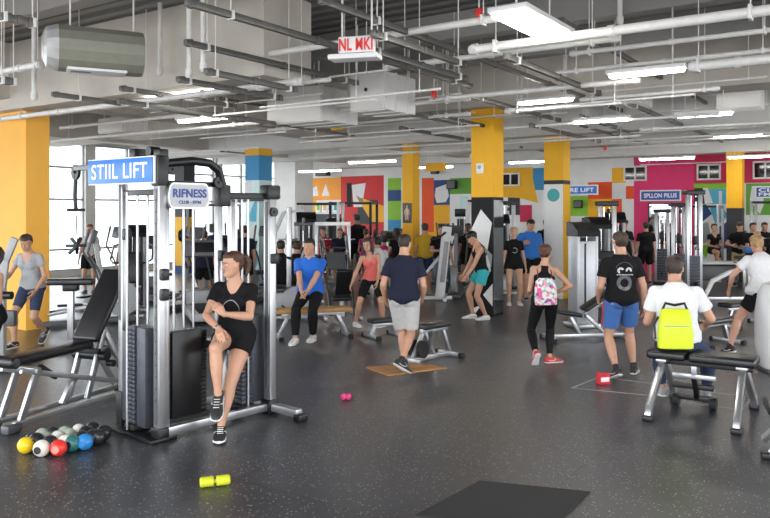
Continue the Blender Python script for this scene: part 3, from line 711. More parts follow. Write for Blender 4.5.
# helpers for pipes running along the two room axes
def reach(P, d, x):
    r = (x-CXP)/FPX; return P+d*((r*P.y-P.x)/(d.x-r*d.y))
def at_h(x, y, z): return D(x, FPX*(z-CAMZ)/(HZ-y), z=z)
M_strut = mat('dark_strut', (.13, .125, .115), .45, .4, var=.1); M_pipe = mat('white_pipe', (.72, .71, .69), .4, var=.05)
def hang(q, P, r=.007): q.cyl(P, (P.x, P.y, H), r, 6)
def pipe(name, x0, y0, z, x1, d, r, m, label, cat, group=None, hangers=3, flat=False):
    P = at_h(x0, y0, z); Q = reach(P, d, x1); c = (P+Q)/2; rz = math.atan2((Q-P).y, (Q-P).x); L = (Q-P).length/2
    q = MB()
    if flat: q.box((0, 0, 0), (2*L, r*1.6, r*2), None, .004)
    else: q.cyl((-L, 0, 0), (L, 0, 0), r, 12)
    n = max(2, int(2*L/1.6))
    for i in range(n+1):                                     # couplings
        x = lerp(-L+.06, L-.06, i/n); 
        if flat: q.box((x, 0, 0), (.05, r*2.2, r*2.4), None, .004)
        else: q.cyl((x-.03, 0, 0), (x+.03, 0, 0), r*1.25, 12)
    o = q.build(name, m); o.location = c; o.rotation_euler = (0, 0, rz); tag(o, label, cat, group)
    for i in range(hangers):
        x = lerp(-L*.8, L*.8, i/max(1, hangers-1)); h = MB(); h.cyl((x, 0, r*.5), (x, 0, H-z), .006, 6); h.box((x, 0, 0), (.03, r*2.6, r*2.6), None, .003); h.build('hanger_rod', M_pipe, o)
    return o
place = ['over the yellow column by the windows', 'above the blue and yellow column', 'above the multi gym', 'beside the hanging air conditioner', 'under the front concrete beam', 'near the red lettered box', 'above the white duct boxes', 'crossing under the second beam', 'above the man in the grey shorts', 'towards the long tube light']
struts = [(185, 42, 3.75, 358), (205, 71, 3.45, 297), (177, 79, 3.45, 282), (52, 94, 3.5, 262), (118, 101, 3.4, 330), (186, 2, 3.75, 472), (320, 0, 3.9, 622), (365, 48, 3.6, 467), (372, 33, 3.65, 466), (620, 100, 3.7, 722), (0, 16, 3.6, 36), (120, 88, 3.55, 236), (0, 80, 3.4, 15), (505, 56, 3.6, 600), (530, 125, 3.5, 600), (470, 96, 3.7, 560), (560, 20, 4.1, 740), (400, 128, 3.5, 470)]
sd = ['long dark steel channel rising past the hanging air conditioner', 'short dark channel end hanging above the blue column', 'second short dark channel just below its twin above the blue column', 'long dark channel running from the yellow window column to the blue column', 'thin dark channel above the curved top tube of the multi gym', 'brown grey channel from the top edge down past the red lettered box', 'longest dark channel crossing the ceiling towards the crimson wall', 'dark channel pointing at the big white duct box', 'short dark channel under the red lettered box', 'dark channel with black clamp above the crimson wall', 'dark channel cut off by the upper left corner', 'dark channel under the front concrete beam near the duct', 'stub of dark channel above the yellow window column', 'dark channel between the two yellow middle columns at the ceiling', 'faint dark channel above the yellow column with the teal disc', 'dark channel passing over the yellow column with the thermostat', 'dark channel high behind the big light panel', 'small dark channel left of the yellow column with the thermostat']
for (x0, y0, z, x1), lb in zip(struts, sd): pipe('ceiling_strut', x0, y0, z, x1, U, .032, M_strut, lb, 'ceiling strut', 'dark ceiling channels', 2, True)
pipes = [(470, 50, 3.72, 790, .05, 'thick white pipe under the big light panel'), (689, 67, 3.6, 790, .055, 'thick white pipe continuing from the long tube light'), (556, 73, 3.75, 790, .028, 'thin white pipe crossing above the long tube light'), (570, 54, 3.9, 790, .03, 'thin white pipe in the upper right corner of the ceiling'),
 (0, 119, 3.5, 300, .04, 'long white pipe above the blue sign of the multi gym'), (52, 141, 3.45, 260, .03, 'white pipe close above the curved gym tube'), (270, 117, 3.6, 470, .035, 'white pipe below the two duct boxes'), (268, 130, 3.55, 470, .03, 'second white pipe below the two duct boxes'), (300, 142, 3.5, 480, .03, 'third white pipe under the duct boxes'),
 (385, 68, 3.8, 620, .035, 'white pipe right of the duct box running over the thermostat column'), (430, 100, 3.6, 640, .035, 'white pipe touching the head of the thermostat column'), (505, 112, 3.55, 640, .03, 'white pipe between the thermostat and teal disc columns'), (505, 128, 3.5, 720, .025, 'white pipe passing over the teal disc column'), (580, 100, 3.55, 720, .03, 'white pipe under the round black camera'),
 (640, 130, 3.5, 790, .03, 'white pipe above the crimson wall'), (570, 150, 3.4, 700, .025, 'lowest white pipe in front of the patchwork wall'), (300, 158, 3.4, 480, .03, 'white pipe in front of the red mural'), (60, 128, 3.6, 200, .03, 'short white pipe behind the blue sign'), (470, 145, 3.4, 640, .022, 'thin white pipe behind the thermostat column'), (230, 60, 3.9, 520, .04, 'white pipe behind the red lettered box'),
 (140, 155, 3.4, 260, .025, 'white pipe far back by the windows'), (505, 160, 3.35, 640, .03, 'white pipe just above the yellow mural'), (610, 141, 3.45, 790, .025, 'white pipe under the white box unit'), (0, 133, 3.45, 30, .03, 'stub of white pipe on the yellow window column'),
 (0, 72, 3.7, 42, .04, 'white pipe under the hanging air conditioner'), (100, 108, 3.55, 330, .025, 'thin white pipe behind the dark channels'), (340, 150, 3.45, 480, .022, 'thin white pipe above the figure poster column')]
for x0, y0, z, x1, r, lb in pipes: pipe('ceiling_pipe', x0, y0, z, x1, -W, r, M_pipe, lb, 'pipe', 'white ceiling pipes', 2)
rp = random.Random(3)
for i in range(24):
    x0 = rp.choice([150, 200, 260, 300, 340, 400, 450, 505, 560, 600, 640]); y0 = rp.uniform(88, 172); z = rp.uniform(3.35, 3.8); x1 = x0+rp.uniform(60, 190)
    pipe('conduit', x0, y0, z, x1, -W, .014, M_pipe, 'thin white conduit running across the ceiling between the thicker pipes', 'pipe', 'thin ceiling conduits', 2)
for i in range(9):
    x0 = rp.choice([140, 220, 300, 400, 430, 520, 580]); y0 = rp.uniform(95, 155); z = rp.uniform(3.4, 3.9); x1 = x0+rp.uniform(35, 80)
    pipe('short_strut', x0, y0, z, x1, U, .022, M_strut, 'thin dark channel piece hung between the white pipes', 'ceiling strut', 'thin dark channel pieces', 2, True)
for x0, x1, y0, y1, Y, lb in ((330, 346, 124, 130, 16, 'yellow ceiling panel behind the duct boxes'), (572, 618, 84, 93, 15, 'yellow ceiling panel above the camera housing'), (424, 447, 163, 171, 20, 'yellow ceiling panel above the vermilion stripe')):
    w = (x1-x0)/FPX*Y; h = (y1-y0)/FPX*Y; t = thing('ceiling_panel', lb, 'panel', D((x0+x1)/2, Y, (y0+y1)/2), -R(34)); MB().box((0, 0, 0), (w, .08, h), None, .01).build('sheet', P_yel, t); q = MB(); [q.cyl((s_*w*.4, 0, 0), (s_*w*.4, 0, H-t.location.z), .01, 6) for s_ in (-1, 1)]; q.build('hanger_rod', M_pipe, t)
# vertical droppers
for i, (x, y0, y1, Y, lb) in enumerate([(189, 35, 78, 8.5, 'white drop pipe beside the dark channel ends'), (203, 18, 72, 8.5, 'second white drop pipe near the dark channel ends'), (34, 50, 100, 10, 'grey drop pipe above the yellow window column'), (600, 70, 95, 14, 'white drop pipe left of the long tube light'), (620, 0, 25, 9, 'white drop pipe at the upper right'), (672, 90, 118, 15, 'white drop pipe right of the black camera'), (160, 30, 75, 10, 'thin white drop pipe by the air conditioner')]):
    q = MB(); z0 = zat(Y, y1); z1 = H; P = D(x, Y, z=0); q.cyl((0, 0, z0), (0, 0, z1), .03, 12); q.cyl((0, 0, z0+.02), (0, 0, z0+.1), .042, 12); o = q.build('drop_pipe', M_pipe); o.location = P; tag(o, lb, 'pipe', 'white drop pipes')
# ------------------------------------------------------------------ fluorescent lights
M_tube = mat('lit_diffuser', (.9, .9, .88), .4, var=0, emit=(1, .97, .9), estr=20.)
def light_fix(name, x0, y0, z, x1, d, w, lb):
    P = at_h(x0, y0, z); Q = reach(P, d, x1); L = (Q-P).length; c = (P+Q)/2; rz = math.atan2((Q-P).y, (Q-P).x)
    t = thing(name, lb, 'ceiling light', c, rz, 'fluorescent ceiling lights')
    MB().box((0, 0, .045), (L+.06, w+.05, .05), None, .008).build('housing', M_white, t); MB().box((0, 0, .004), (L, w, .045), None, .018).build('diffuser', M_tube, t)
    q = MB(); [q.cyl((s_*L*.35, 0, .06), (s_*L*.35, 0, H-z), .008, 6) for s_ in (-1, 1)]; q.build('hanger_rod', M_pipe, t)
light_fix('light_panel', 508, 13, 3.75, 556, U, .34, 'large rectangular light panel at the top centre right')
for x0, y0, z, x1, lb in [(610, 77, 3.6, 684, 'long lit tube light left of the white box unit'), (575, 123, 3.5, 628, 'tube light above the patchwork wall'), (677, 117, 3.5, 732, 'tube light under the white box unit'), (714, 137, 3.45, 762, 'tube light near the yellow column by the crimson wall'), (640, 160, 3.35, 694, 'tube light high on the crimson wall, left of the dark window'), (510, 163, 3.35, 560, 'tube light above the yellow mural'), (300, 172, 3.3, 340, 'tube light above the orange mural'), (420, 168, 3.35, 452, 'tube light above the vermilion stripe'), (728, 158, 3.4, 775, 'tube light beside the crimson wall corner'), (180, 122, 3.5, 232, 'tube light behind the dark channels'), (150, 99, 3.6, 215, 'tube light between the front beam and the duct'), (520, 104, 3.65, 572, 'tube light between the two yellow middle columns'), (350, 163, 3.35, 395, 'tube light above the red mural')]:
    light_fix('tube_light', x0, y0, z, x1, -W, .13, lb)
# ------------------------------------------------------------------ ducts and units
def duct(x0, x1, y0, y1, Y, dep, lb, m=P_white, name='duct_box'):
    w = (x1-x0)/FPX*Y; h = (y1-y0)/FPX*Y; P = D((x0+x1)/2, Y, z=0); zc = zat(Y, (y0+y1)/2)
    t = thing(name, lb, 'duct', (P.x, P.y, zc), YAW-PI/2+PI/2-2*YAW if False else -R(34))
    MB().box((0, dep/2, 0), (w, dep, h), None, .012).build('casing', m, t)
    q = MB(); [q.box((0, .05+i*dep/3, 0), (w+.03, .03, h+.03), None, .004) for i in range(3)]; q.build('seam_band', m, t)
    q = MB(); [q.cyl((s_*w*.4, d_, h/2), (s_*w*.4, d_, H-zc), .012, 6) for s_ in (-1, 1) for d_ in (.1, dep-.1)]; q.build('hanger_rod', M_pipe, t)
    return t, w, h
duct(258, 328, 88, 122, 12.2, 1.0, 'long low white duct box left of the larger duct box', P_conw)
t, w, h = duct(346, 386, 72, 110, 11., .9, 'large white duct box with a black hole in its face', P_conw)
MB().cyl((.0, -.012, .02), (.0, .01, .02), .028, 14).build('black_hole', M_black, t)
t, w, h = duct(626, 645, 92, 105, 14., .5, 'white camera housing with a round black lens', P_white, 'camera_housing')
MB().cyl((.06, -.03, 0), (.06, .01, 0), .1, 20).build('bezel', P_white, t); MB().cyl((.06, -.045, 0), (.06, .0, 0), .07, 20).build('lens', P_blk, t)
duct(718, 758, 87, 108, 12.5, .5, 'white ventilation box with two panels under the round duct', P_conw, 'ventilation_box')
t, w, h = duct(708, 734, 70, 92, 12.9, .4, 'white round-cornered unit behind the ventilation box', P_white, 'ventilation_unit')
q = MB(); q.tube([(.3, .1, -.1), (.42, .05, .05), (.45, .1, .3)], .05, 12); q.build('black_hose', M_rubber, t)
duct(90, 130, 118, 132, 15., .6, 'small white duct behind the blue sign', P_conw); duct(540, 590, 108, 122, 16., .6, 'white duct behind the yellow column with the teal disc', P_conw)
# white panels that hang low between beams on the left
# air conditioner: eight-sided cylinder with ribbed grille, hanging top left
AC0 = D(42, 8.6, 45); rot = math.atan2(1., 2.)
t = thing('air_conditioner', 'grey green eight-sided unit hanging at the top left of the ceiling', 'air conditioner', D(60, 8.1, 48), R(26))
q = MB(); sec = []
for i in range(14):
    a_ = 2*PI*i/14+PI/14; sec.append((math.cos(a_)*.27, math.sin(a_)*.25))
rings = [[V((x, u*k, v*k)) for u, v in sec] for x, k in ((-.17, .55), (-.13, .85), (-.04, .98), (0, 1), (.78, 1), (.84, .97))]
q.loft(rings); q.build('casing', mat('unit_grey_green', (.25, .25, .2), .45, .1, var=.05), t, ang=20)
q = MB(); q.loft([[V((x, u*k, v*k)) for u, v in sec] for x, k in ((-.18, .45), (-.135, .865), (-.04, 1.0), (-.02, 1.01))]); q.build('end_cover', mat('foil_wrap', (.55, .56, .55), .35, .3, var=.2, scale=5, bump=1., bscale=9), t, ang=20)
MB().box((.36, -.05, -.235), (.6, .3, .03), None, .008).build('grille', P_white, t); MB().box((.2, -.06, -.25), (.2, .1, .012), None, .003).build('outlet', M_dgrey, t)
q = MB(); [q.cyl((x_, 0, .2), (x_, 0, H-t.location.z), .01, 6) for x_ in (0.1, .75)]; q.build('hanger_rod', M_pipe, t)
# red lettered box and small red fittings
t = thing('lettered_box', 'small white hanging box with red letters near the ceiling centre', 'sign', D(357, 7.4, 45), -R(15))
MB().box((0, 0, 0), (.36, .08, .16), None, .01).build('casing', P_white, t); lettering('NL MKI', .34, .12, mat('letter_red', (.75, .02, .02), .5, var=0), t, (0, -.045, 0), qaxes(V((1, 0, 0)), V((0, 0, 1)), V((0, -1, 0))))
MB().box((-.02, 0, -.12), (.5, .2, .05), None, .01).build('tray', P_white, t); q = MB(); [q.cyl((x_, 0, .05), (x_, 0, H-t.location.z), .01, 6) for x_ in (-.15, .15)]; q.build('hanger_rod', M_pipe, t)
for x, y, Y, lb in [(479, 13, 8, 'red fitting beside the big light panel'), (434, 94, 11, 'small red box right of the large duct box'), (605, 148, 17, 'red fitting above the patchwork wall')]:
    t = thing('alarm_box', lb, 'alarm', D(x, Y, y), -YAW); MB().box((0, 0, 0), (.07, .05, .1), None, .01).build('casing', mat('alarm_red', (.7, .03, .02), .4), t); MB().cyl((0, 0, -.05), (0, 0, -.085), .02, 10).build('nozzle', M_chrome, t); MB().cyl((0, 0, .05), (0, 0, H-t.location.z), .008, 6).build('hanger_rod', M_pipe, t)
# ------------------------------------------------------------------ wall things
def board(name, x0, x1, y0, y1, off, m, lb, cat, dep=.03, Yd=None):
    """flat rectangular thing on the back wall"""
    b0, b1 = wb_b(x0, off), wb_b(x1, off); xm = (x0+x1)/2; z1, z0 = wz(xm, y0, off), wz(xm, y1, off)
    t = thing(name, lb, cat, UV(A1-off, (b0+b1)/2, (z0+z1)/2), -R(34)); w, h = b0-b1, z1-z0
    return t, w, h
QX = qaxes(V((1, 0, 0)), V((0, 0, 1)), V((0, -1, 0)))
def sign(x0, x1, y0, y1, txt, lb, hang_=False):
    t, w, h = board('wall_sign', x0, x1, y0, y1, .09 if not hang_ else 1.2, None, lb, 'sign')
    MB().box((0, .02, 0), (w, .04, h), None, .006).build('board', M_letter, t); MB().box((0, -.002, 0), (w-.08, .02, h-.08), None, .003).build('face', M_signblue if hang_ else mat('sign_navy', (.02, .1, .42), .4, var=.02), t)
    n = len(txt)
    for i, l in enumerate(txt): lettering(l, w*.8, h*(.42 if n == 1 else .3), M_letter, t, (0, -.015, 0 if n == 1 else h*(.18-.36*i)), QX, bold=.03)
sign(640, 681, 190, 201, ['SPLLON PILUS'], 'blue wall sign reading SPLLON PILUS on the magenta wall'); sign(755, 792, 186, 198, ['CLAR', 'FMNM'], 'blue sign with two text rows on the green wall at the photo edge')
sign(560, 598, 185, 195, ['TIRE LIFT'], 'blue sign ending in LIFT above the patchwork wall', True)
t, w, h = board('wall_mirror', 648, 674, 203, 262, .06, None, 'tall framed mirror on the magenta wall under the sign', 'mirror')
MB().box((0, .02, 0), (w, .05, h), None, .006).build('frame', M_black, t); MB().box((0, -.008, 0), (w-.08, .01, h-.08)).build('glass', mat('mirror_glass', (.8, .82, .82), .04, 1., var=0), t)
for x0, x1, y0, y1, lb, o_ in [(446, 455, 180, 189, 'black speaker beside the navy and white mural', .4), (430, 437, 168, 174, 'small black speaker above the vermilion stripe', .4), (315, 327, 168, 176, 'black speaker above the orange mural', .5), (573, 582, 200, 208, 'small black screen on the patchwork wall', .2)]:
    t, w, h = board('wall_speaker', x0, x1, y0, y1, o_, None, lb, 'speaker'); MB().box((0, o_/4, 0), (w, o_/2, h), None, .03).build('casing', M_black, t); MB().box((0, -.004, 0), (w*.8, .01, h*.8)).build('grille', M_dgrey, t); MB().bar((0, o_*.5, 0), (0, o_, 0), .05).build('bracket', M_black, t)
# framed small pictures row
for i, x in enumerate((318, 324.5, 330, 335.5)):
    t, w, h = board('small_picture', x-2.4, x+2.4, 203, 212, .05, None, ['first', 'second', 'third', 'fourth'][i]+' small pale picture from the white pillar, under the orange mural', 'picture'); MB().box((0, .02, 0), (w, .04, h), None, .004).build('frame', M_letter, t); MB().box((0, -.003, 0), (w*.6, .01, h*.6)).build('print', [P_green, P_yel, P_blue, P_teal][i], t)
# poster on the yellow column, thermostat on column A
t = thing('poster', 'dark poster with a pale muscle figure on the yellow column', 'poster', UV(aP-.02, bP+.155, zat(18.6, 213)), -R(34)); hh = 20/FPX*18.6
MB().box((0, 0, 0), (.25, .02, hh), None, .003).build('sheet', M_dgrey, t)
q = MB(); q.ell((0, -.012, hh*.33), (.022, .006, .03)); q.ell((0, -.012, hh*.12), (.045, .006, .075)); q.tube([(-.035, -.012, hh*.2), (-.07, -.012, hh*.02), (-.05, -.012, -hh*.1)], .012, 8); q.tube([(.035, -.012, hh*.2), (.07, -.012, hh*.02), (.05, -.012, -hh*.1)], .012, 8); q.tube([(-.02, -.012, 0), (-.03, -.012, -hh*.35)], .018, 8); q.tube([(.02, -.012, 0), (.03, -.012, -hh*.35)], .018, 8)
q.build('figure', mat('poster_figure', (.7, .5, .38), .6), t)
t = thing('thermostat', 'small white control box on the yellow middle column', 'thermostat', UV(aA-.02, bA+.26, zat(14.1, 168)), -R(34)); MB().box((0, 0, 0), (.15, .04, .19), None, .01).build('casing', M_white, t); MB().cyl((0, -.03, .02), (0, -.015, .02), .035, 14).build('dial', M_grey, t)
t = thing('lamp_fitting', 'small black lamp fitting near the top of the thermostat column', 'lamp', UV(aA-.03, bA+.2, zat(14.1, 125)), -R(34)); MB().cyl((0, -.05, 0), (0, .03, 0), .035, 12).build('body', M_black, t); MB().cyl((0, -.06, 0), (0, -.05, 0), .03, 12).build('cap', M_dgrey, t)
# ------------------------------------------------------------------ pale buildings and ground outside the glazing
M_out = mat('outside_ground', (.62, .62, .6), .9, var=.1, scale=1.)
for (x, Y, w, h, lb) in [(30, 60, 22, 9, 'pale building seen through the windows beside the yellow column'), (230, 75, 26, 10, 'pale building seen through the windows behind the multi gym')]:
    t = thing('distant_building', lb, 'building', D(x, Y, z=0), R(20)); t['kind'] = 'structure'; MB().box((0, 0, h/2-2), (w, 8, h)).build('wall', mat('outside_wall', (.72, .74, .76), .8), t, smooth=False)
    q = MB(); [q.box((lerp(-w*.42, w*.42, i/7), -4.02, 1+j*2.6), (1.3, .1, 1.4)) for i in range(8) for j in range(int(h/2.8))]; q.build('window_band', mat('outside_window', (.35, .4, .45), .2), t, smooth=False)
# ------------------------------------------------------------------ camera, sky, exposure
cam = bpy.data.cameras.new('camera'); co = bpy.data.objects.new('camera', cam); COL.objects.link(co); scn.camera = co
co.location = (0, 0, CAMZ); co.rotation_euler = (R(90), 0, 0); cam.sensor_width = 36; cam.lens = FPX/770*36; cam.shift_y = -(259-HZ)/770; cam.clip_end = 400
wd = bpy.data.worlds.new('sky'); scn.world = wd; wd.use_nodes = True; nt = wd.node_tree; bg = nt.nodes['Background']
tcw = nt.nodes.new('ShaderNodeTexCoord'); spw = nt.nodes.new('ShaderNodeSeparateXYZ'); nt.links.new(tcw.outputs['Generated'], spw.inputs[0]); crw = nt.nodes.new('ShaderNodeValToRGB')
crw.color_ramp.elements[0].position = 0; crw.color_ramp.elements[0].color = (.42, .41, .4, 1); crw.color_ramp.elements[1].position = .52; crw.color_ramp.elements[1].color = (.93, .96, 1., 1); mrw = nt.nodes.new('ShaderNodeMapRange'); mrw.inputs[1].default_value = -.25; mrw.inputs[2].default_value = .25; nt.links.new(spw.outputs['Z'], mrw.inputs[0]); nt.links.new(mrw.outputs[0], crw.inputs[0]); nt.links.new(crw.outputs[0], bg.inputs[0])
bg.inputs[1].default_value = 3.8
scn.view_settings.view_transform = 'Standard'; scn.view_settings.look = 'None'; scn.view_settings.exposure = .72; scn.view_settings.gamma = 1.
scn.cycles.use_denoising = True; scn.cycles.max_bounces = 8; scn.cycles.diffuse_bounces = 5
# ------------------------------------------------------------------ gym equipment builders (origin at floor, +Y is the machine's front-to-back axis)
def pad(parent, c, d, name='pad', m=None, q=None, bev=.025): return MB().box(c, d, q, bev, 3).build(name, m or M_pad, parent)
def qx(a): return rotq((1, 0, 0), R(a))
def qz(a): return rotq((0, 0, 1), R(a))
def stack(parent, c, w, d, z0, z1, n, m=None, name='weight_plate'):
    me = None; h = (z1-z0)/n; first = None
    for i in range(n):
        if me is None:
            o = MB().box((0, 0, 0), (w, d, h*.9), None, .003).build(name, m or M_plate, parent); me = o.data; first = o
        else: o = first.copy(); COL.objects.link(o); o.parent = parent
        o.location = (c[0], c[1], z0+h*(i+.5))
def cable(parent, pts, r=.004, name='cable'): return MB().tube(pts, r, 6).build(name, M_black, parent)
def pulley(parent, c, r, ax=(1, 0, 0), name='pulley'):
    c = V(c); ax = V(ax).normalized(); q = MB(); q.cyl(c-ax*.014, c-ax*.006, r, 18); q.cyl(c+ax*.006, c+ax*.014, r, 18); q.cyl(c-ax*.006, c+ax*.006, r*.82, 18); q.cyl(c-ax*.03, c+ax*.03, r*.18, 8); return q.build(name, M_black, parent)

def tower(lb, loc, rz, shroud='grey', h=1.75, group=None, seat=True, stackc=True):
    """selectorised machine: tall shroud tower with slanted black cap, weight stack inside, seat and arms in front"""
    t = thing('weight_machine', lb, 'weight machine', loc, rz, group)
    w = .42; m = {'grey': M_grey, 'silver': mat('satin_grey', (.4, .41, .43), .35, .35, var=.04), 'white': M_white}[shroud]
    q = MB()
    for s in (-1, 1): q.box((s*w*.42, 0, h*.5-.05), (.06, .3, h-.25), None, .02)
    q.build('side_shroud', m, t)
    if not seat: MB().box((0, -.13, h*.43), (w*.74, .03, h*.78), None, .012).build('front_panel', m, t); q = MB(); q.box((-.05, -.147, h*.45), (.035, .01, h*.7), None, .004); q.build('dark_slot', M_black, t)
    MB().box((0, .12, h*.45), (w*.72, .03, h*.8), None, .01).build('rear_panel', M_dgrey, t)
    q = MB(); q.loft([[V((x, -.17, h-.24)), V((x, .17, h-.24)), V((x, .17, h)), V((x, -.02, h-.03)), V((x, -.19, h-.16))] for x in (-w*.52, w*.52)]); q.build('cap', M_black, t)
    stack(t, (0, 0, 0), .24, .12, .12, h*.52, 10)
    q = MB(); [q.cyl((s*.07, 0, .08), (s*.07, 0, h-.22), .01, 8) for s in (-1, 1)]; q.build('guide_rod', M_chrome, t)
    q = MB(); q.box((0, 0, .04), (w*1.15, .5, .07), None, .012); 
    if seat: q.bar((0, -.2, .05), (0, -1.1, .05), .07, .06); q.bar((-.3, -1.1, .04), (.3, -1.1, .04), .07, .05)
    q.build('base_frame', M_silver, t)
    if seat:
        q = MB(); q.bar((0, -.75, .05), (0, -.7, .48), .07, .06, up=(0, 1, 0)); q.bar((0, -.3, .05), (0, -.34, .85), .07, .06, up=(0, 1, 0)); q.build('seat_post', M_silver, t)
        pad(t, (0, -.72, .52), (.34, .4, .07), 'seat'); pad(t, (0, -.42, .88), (.3, .07, .6), 'backrest', q=qx(-8))
        for s in (-1, 1):
            q = MB(); q.tube([(s*.2, -.12, 1.35), (s*.36, -.3, 1.3), (s*.38, -.6, 1.05), (s*.3, -.82, 1.0)], .022, 10); q.build('press_arm', M_silver, t)
            MB().cyl((s*.3, -.8, 1.0), (s*.16, -.84, 1.0), .02, 10).build('grip', M_rubber, t)
    return t
def rack(lb, loc, rz, w=1.1, d=1.1, h=2.2, m=None, plates=True, group=None, cross=True):
    """power rack with four uprights, barbell and plates"""
    t = thing('power_rack', lb, 'power rack', loc, rz, group); m = m or M_silver
    for sx in (-1, 1):
        for sy in (-1, 1): q = MB(); q.bar((sx*w/2, sy*d/2, 0), (sx*w/2, sy*d/2, h), .07, .07); q.build('upright', m, t)
        MB().bar((sx*w/2, -d/2, .04), (sx*w/2, d/2, .04), .07, .06).build('base_bar', m, t); MB().bar((sx*w/2, -d/2, h-.04), (sx*w/2, d/2, h-.04), .07, .06).build('top_rail', m, t)
    for sy in (-1, 1): MB().bar((-w/2, sy*d/2, h-.04), (w/2, sy*d/2, h-.04), .07, .06).build('crossbar', M_black, t)
    MB().bar((-w/2, d/2, .2), (w/2, d/2, .2), .06, .06).build('crossbar', m, t)
    if plates:
        q = MB(); q.cyl((-w*.5-.45, -d/2-.06, 1.25), (w*.5+.45, -d/2-.06, 1.25), .014, 10); q.build('barbell', M_chrome, t)
        for s in (-1, 1):
            for i in range(2): MB().cyl((s*(w/2+.12+i*.06), -d/2-.06, 1.25), (s*(w/2+.16+i*.06), -d/2-.06, 1.25), .2-.04*i, 24).build('weight_disc', M_black, t)
        for s in (-1, 1): q = MB(); q.box((s*w/2, -d/2-.05, 1.2), (.05, .1, .06), None, .01); q.build('bar_hook', M_black, t)
    return t
def cable_column(lb, loc, rz, h=2.25, w=.5, group=None, m=None, top=True):
    """slim cable column: two uprights, weight stack, pulley and handle"""
    t = thing('cable_column', lb, 'cable machine', loc, rz, group); m = m or M_silver
    for s in (-1, 1):
        MB().bar((s*w/2, 0, 0), (s*w/2, 0, h), .09, .07, .012).build('upright', m, t)
        MB().cyl((s*.06, .02, .05), (s*.06, .02, h-.1), .011, 8).build('guide_rod', M_chrome, t)
    MB().box((0, .02, h-.02), (w+.16, .24, .1), None, .015).build('head_plate', M_black, t)
    q = MB(); q.box((0, 0, .04), (w+.16, .6, .06), None, .01); q.build('base_frame', M_black, t)
    stack(t, (0, .02, 0), .26, .12, .1, .95, 12)
    pulley(t, (0, -.1, h-.18), .055); pulley(t, (0, -.1, .3), .055)
    q = MB(); q.box((0, -.06, 1.3), (.09, .1, .2), None, .015); q.build('carriage', M_black, t); cable(t, [(0, -.14, h-.2), (0, -.14, 1.2)]); q = MB(); q.tube([(-.06, -.14, 1.1), (0, -.14, 1.2), (.06, -.14, 1.1), (-.06, -.14, 1.1)], .012, 8); q.build('handle', M_rubber, t)
    return t
def flat_bench(lb, loc, rz, L=1.15, h=.45, w=.28, m=None, group=None, frame=None, w2=None):
    t = thing('flat_bench', lb, 'bench', loc, rz, group); fm = frame or M_silver
    pad(t, (0, 0, h-.035), (w, L, .075), 'pad', m)
    MB().bar((0, -L*.42, h-.1), (0, L*.42, h-.1), .07, .05).build('spine', fm, t)
    for s in (-1, 1):
        q = MB(); q.bar((0, s*L*.32, h-.1), (0, s*L*.45, .05), .06, .05, up=(0, 1, 0)); q.build('leg', fm, t); MB().bar((-.24, s*L*.45, .035), (.24, s*L*.45, .035), .06, .05).build('foot_bar', fm, t)
        for k in (-1, 1): MB().box((k*.25, s*L*.45, .03), (.06, .07, .06), None, .008).build('rubber_foot', M_rubber, t)
    return t
def incline_bench(lb, loc, rz, ang=45, h=.45, group=None, seat_ang=10):
    """adjustable bench: seat pad, tilted backrest (towards +Y), ladder strut, base with wheels"""
    t = thing('incline_bench', lb, 'bench', loc, rz, group)
    MB().bar((0, -.55, .07), (0, .65, .07), .07, .06).build('base_bar', M_silver, t)
    for y, w in ((-.55, .24), (.65, .3)):
        MB().bar((-w, y, .05), (w, y, .05), .06, .06).build('foot_bar', M_silver, t)
        for k in (-1, 1): MB().box((k*w, y, .035), (.07, .08, .07), None, .01).build('rubber_foot', M_rubber, t)
    q = MB(); q.bar((0, -.05, .08), (0, -.2, h-.06), .06, .05, up=(0, 1, 0)); q.bar((0, .35, .08), (0, .05, h-.04), .05, .05, up=(0, 1, 0)); q.build('upright', M_silver, t)
    pad(t, (0, -.25, h), (.28, .4, .065), 'seat', q=qx(-seat_ang))
    c = math.cos(R(ang)); s = math.sin(R(ang)); pad(t, (0, -.02+.42*c, h+.03+.42*s), (.28, .8, .065), 'backrest', q=qx(ang))
    q = MB(); q.bar((0, .02, h-.03), (0, .02+.7*c, h-.03+.7*s), .05, .04, up=(0, -s, c)); q.bar((0, .5, .1), (0, -.02+.5*c, h-.03+.48*s), .045, .04, up=(0, 1, 0)); q.build('support_strut', M_silver, t)
    return t
def treadmill(lb, loc, rz, group=None):
    t = thing('treadmill', lb, 'treadmill', loc, rz, group)
    MB().box((0, 0, .12), (.78, 1.7, .14), None, .03).build('deck', M_grey, t); MB().box((0, -.05, .195), (.5, 1.5, .012), None, .003).build('belt', M_rubber, t)
    for s in (-1, 1):
        q = MB(); q.bar((s*.38, .65, .1), (s*.36, .78, 1.15), .06, .1, up=(0, 1, 0)); q.build('upright', M_grey, t); MB().tube([(s*.36, .76, 1.02), (s*.36, .4, .98), (s*.36, .2, .92)], .022, 8).build('handrail', M_rubber, t)
    MB().box((0, .78, .3), (.7, .3, .3), None, .06).build('motor_hood', M_grey, t)
    MB().box((0, .76, 1.24), (.8, .1, .34), qx(-25), .03).build('console', M_dgrey, t); MB().box((0, .708, 1.27), (.4, .01, .2), qx(-25), .003).build('screen', P_blk, t)
    return t
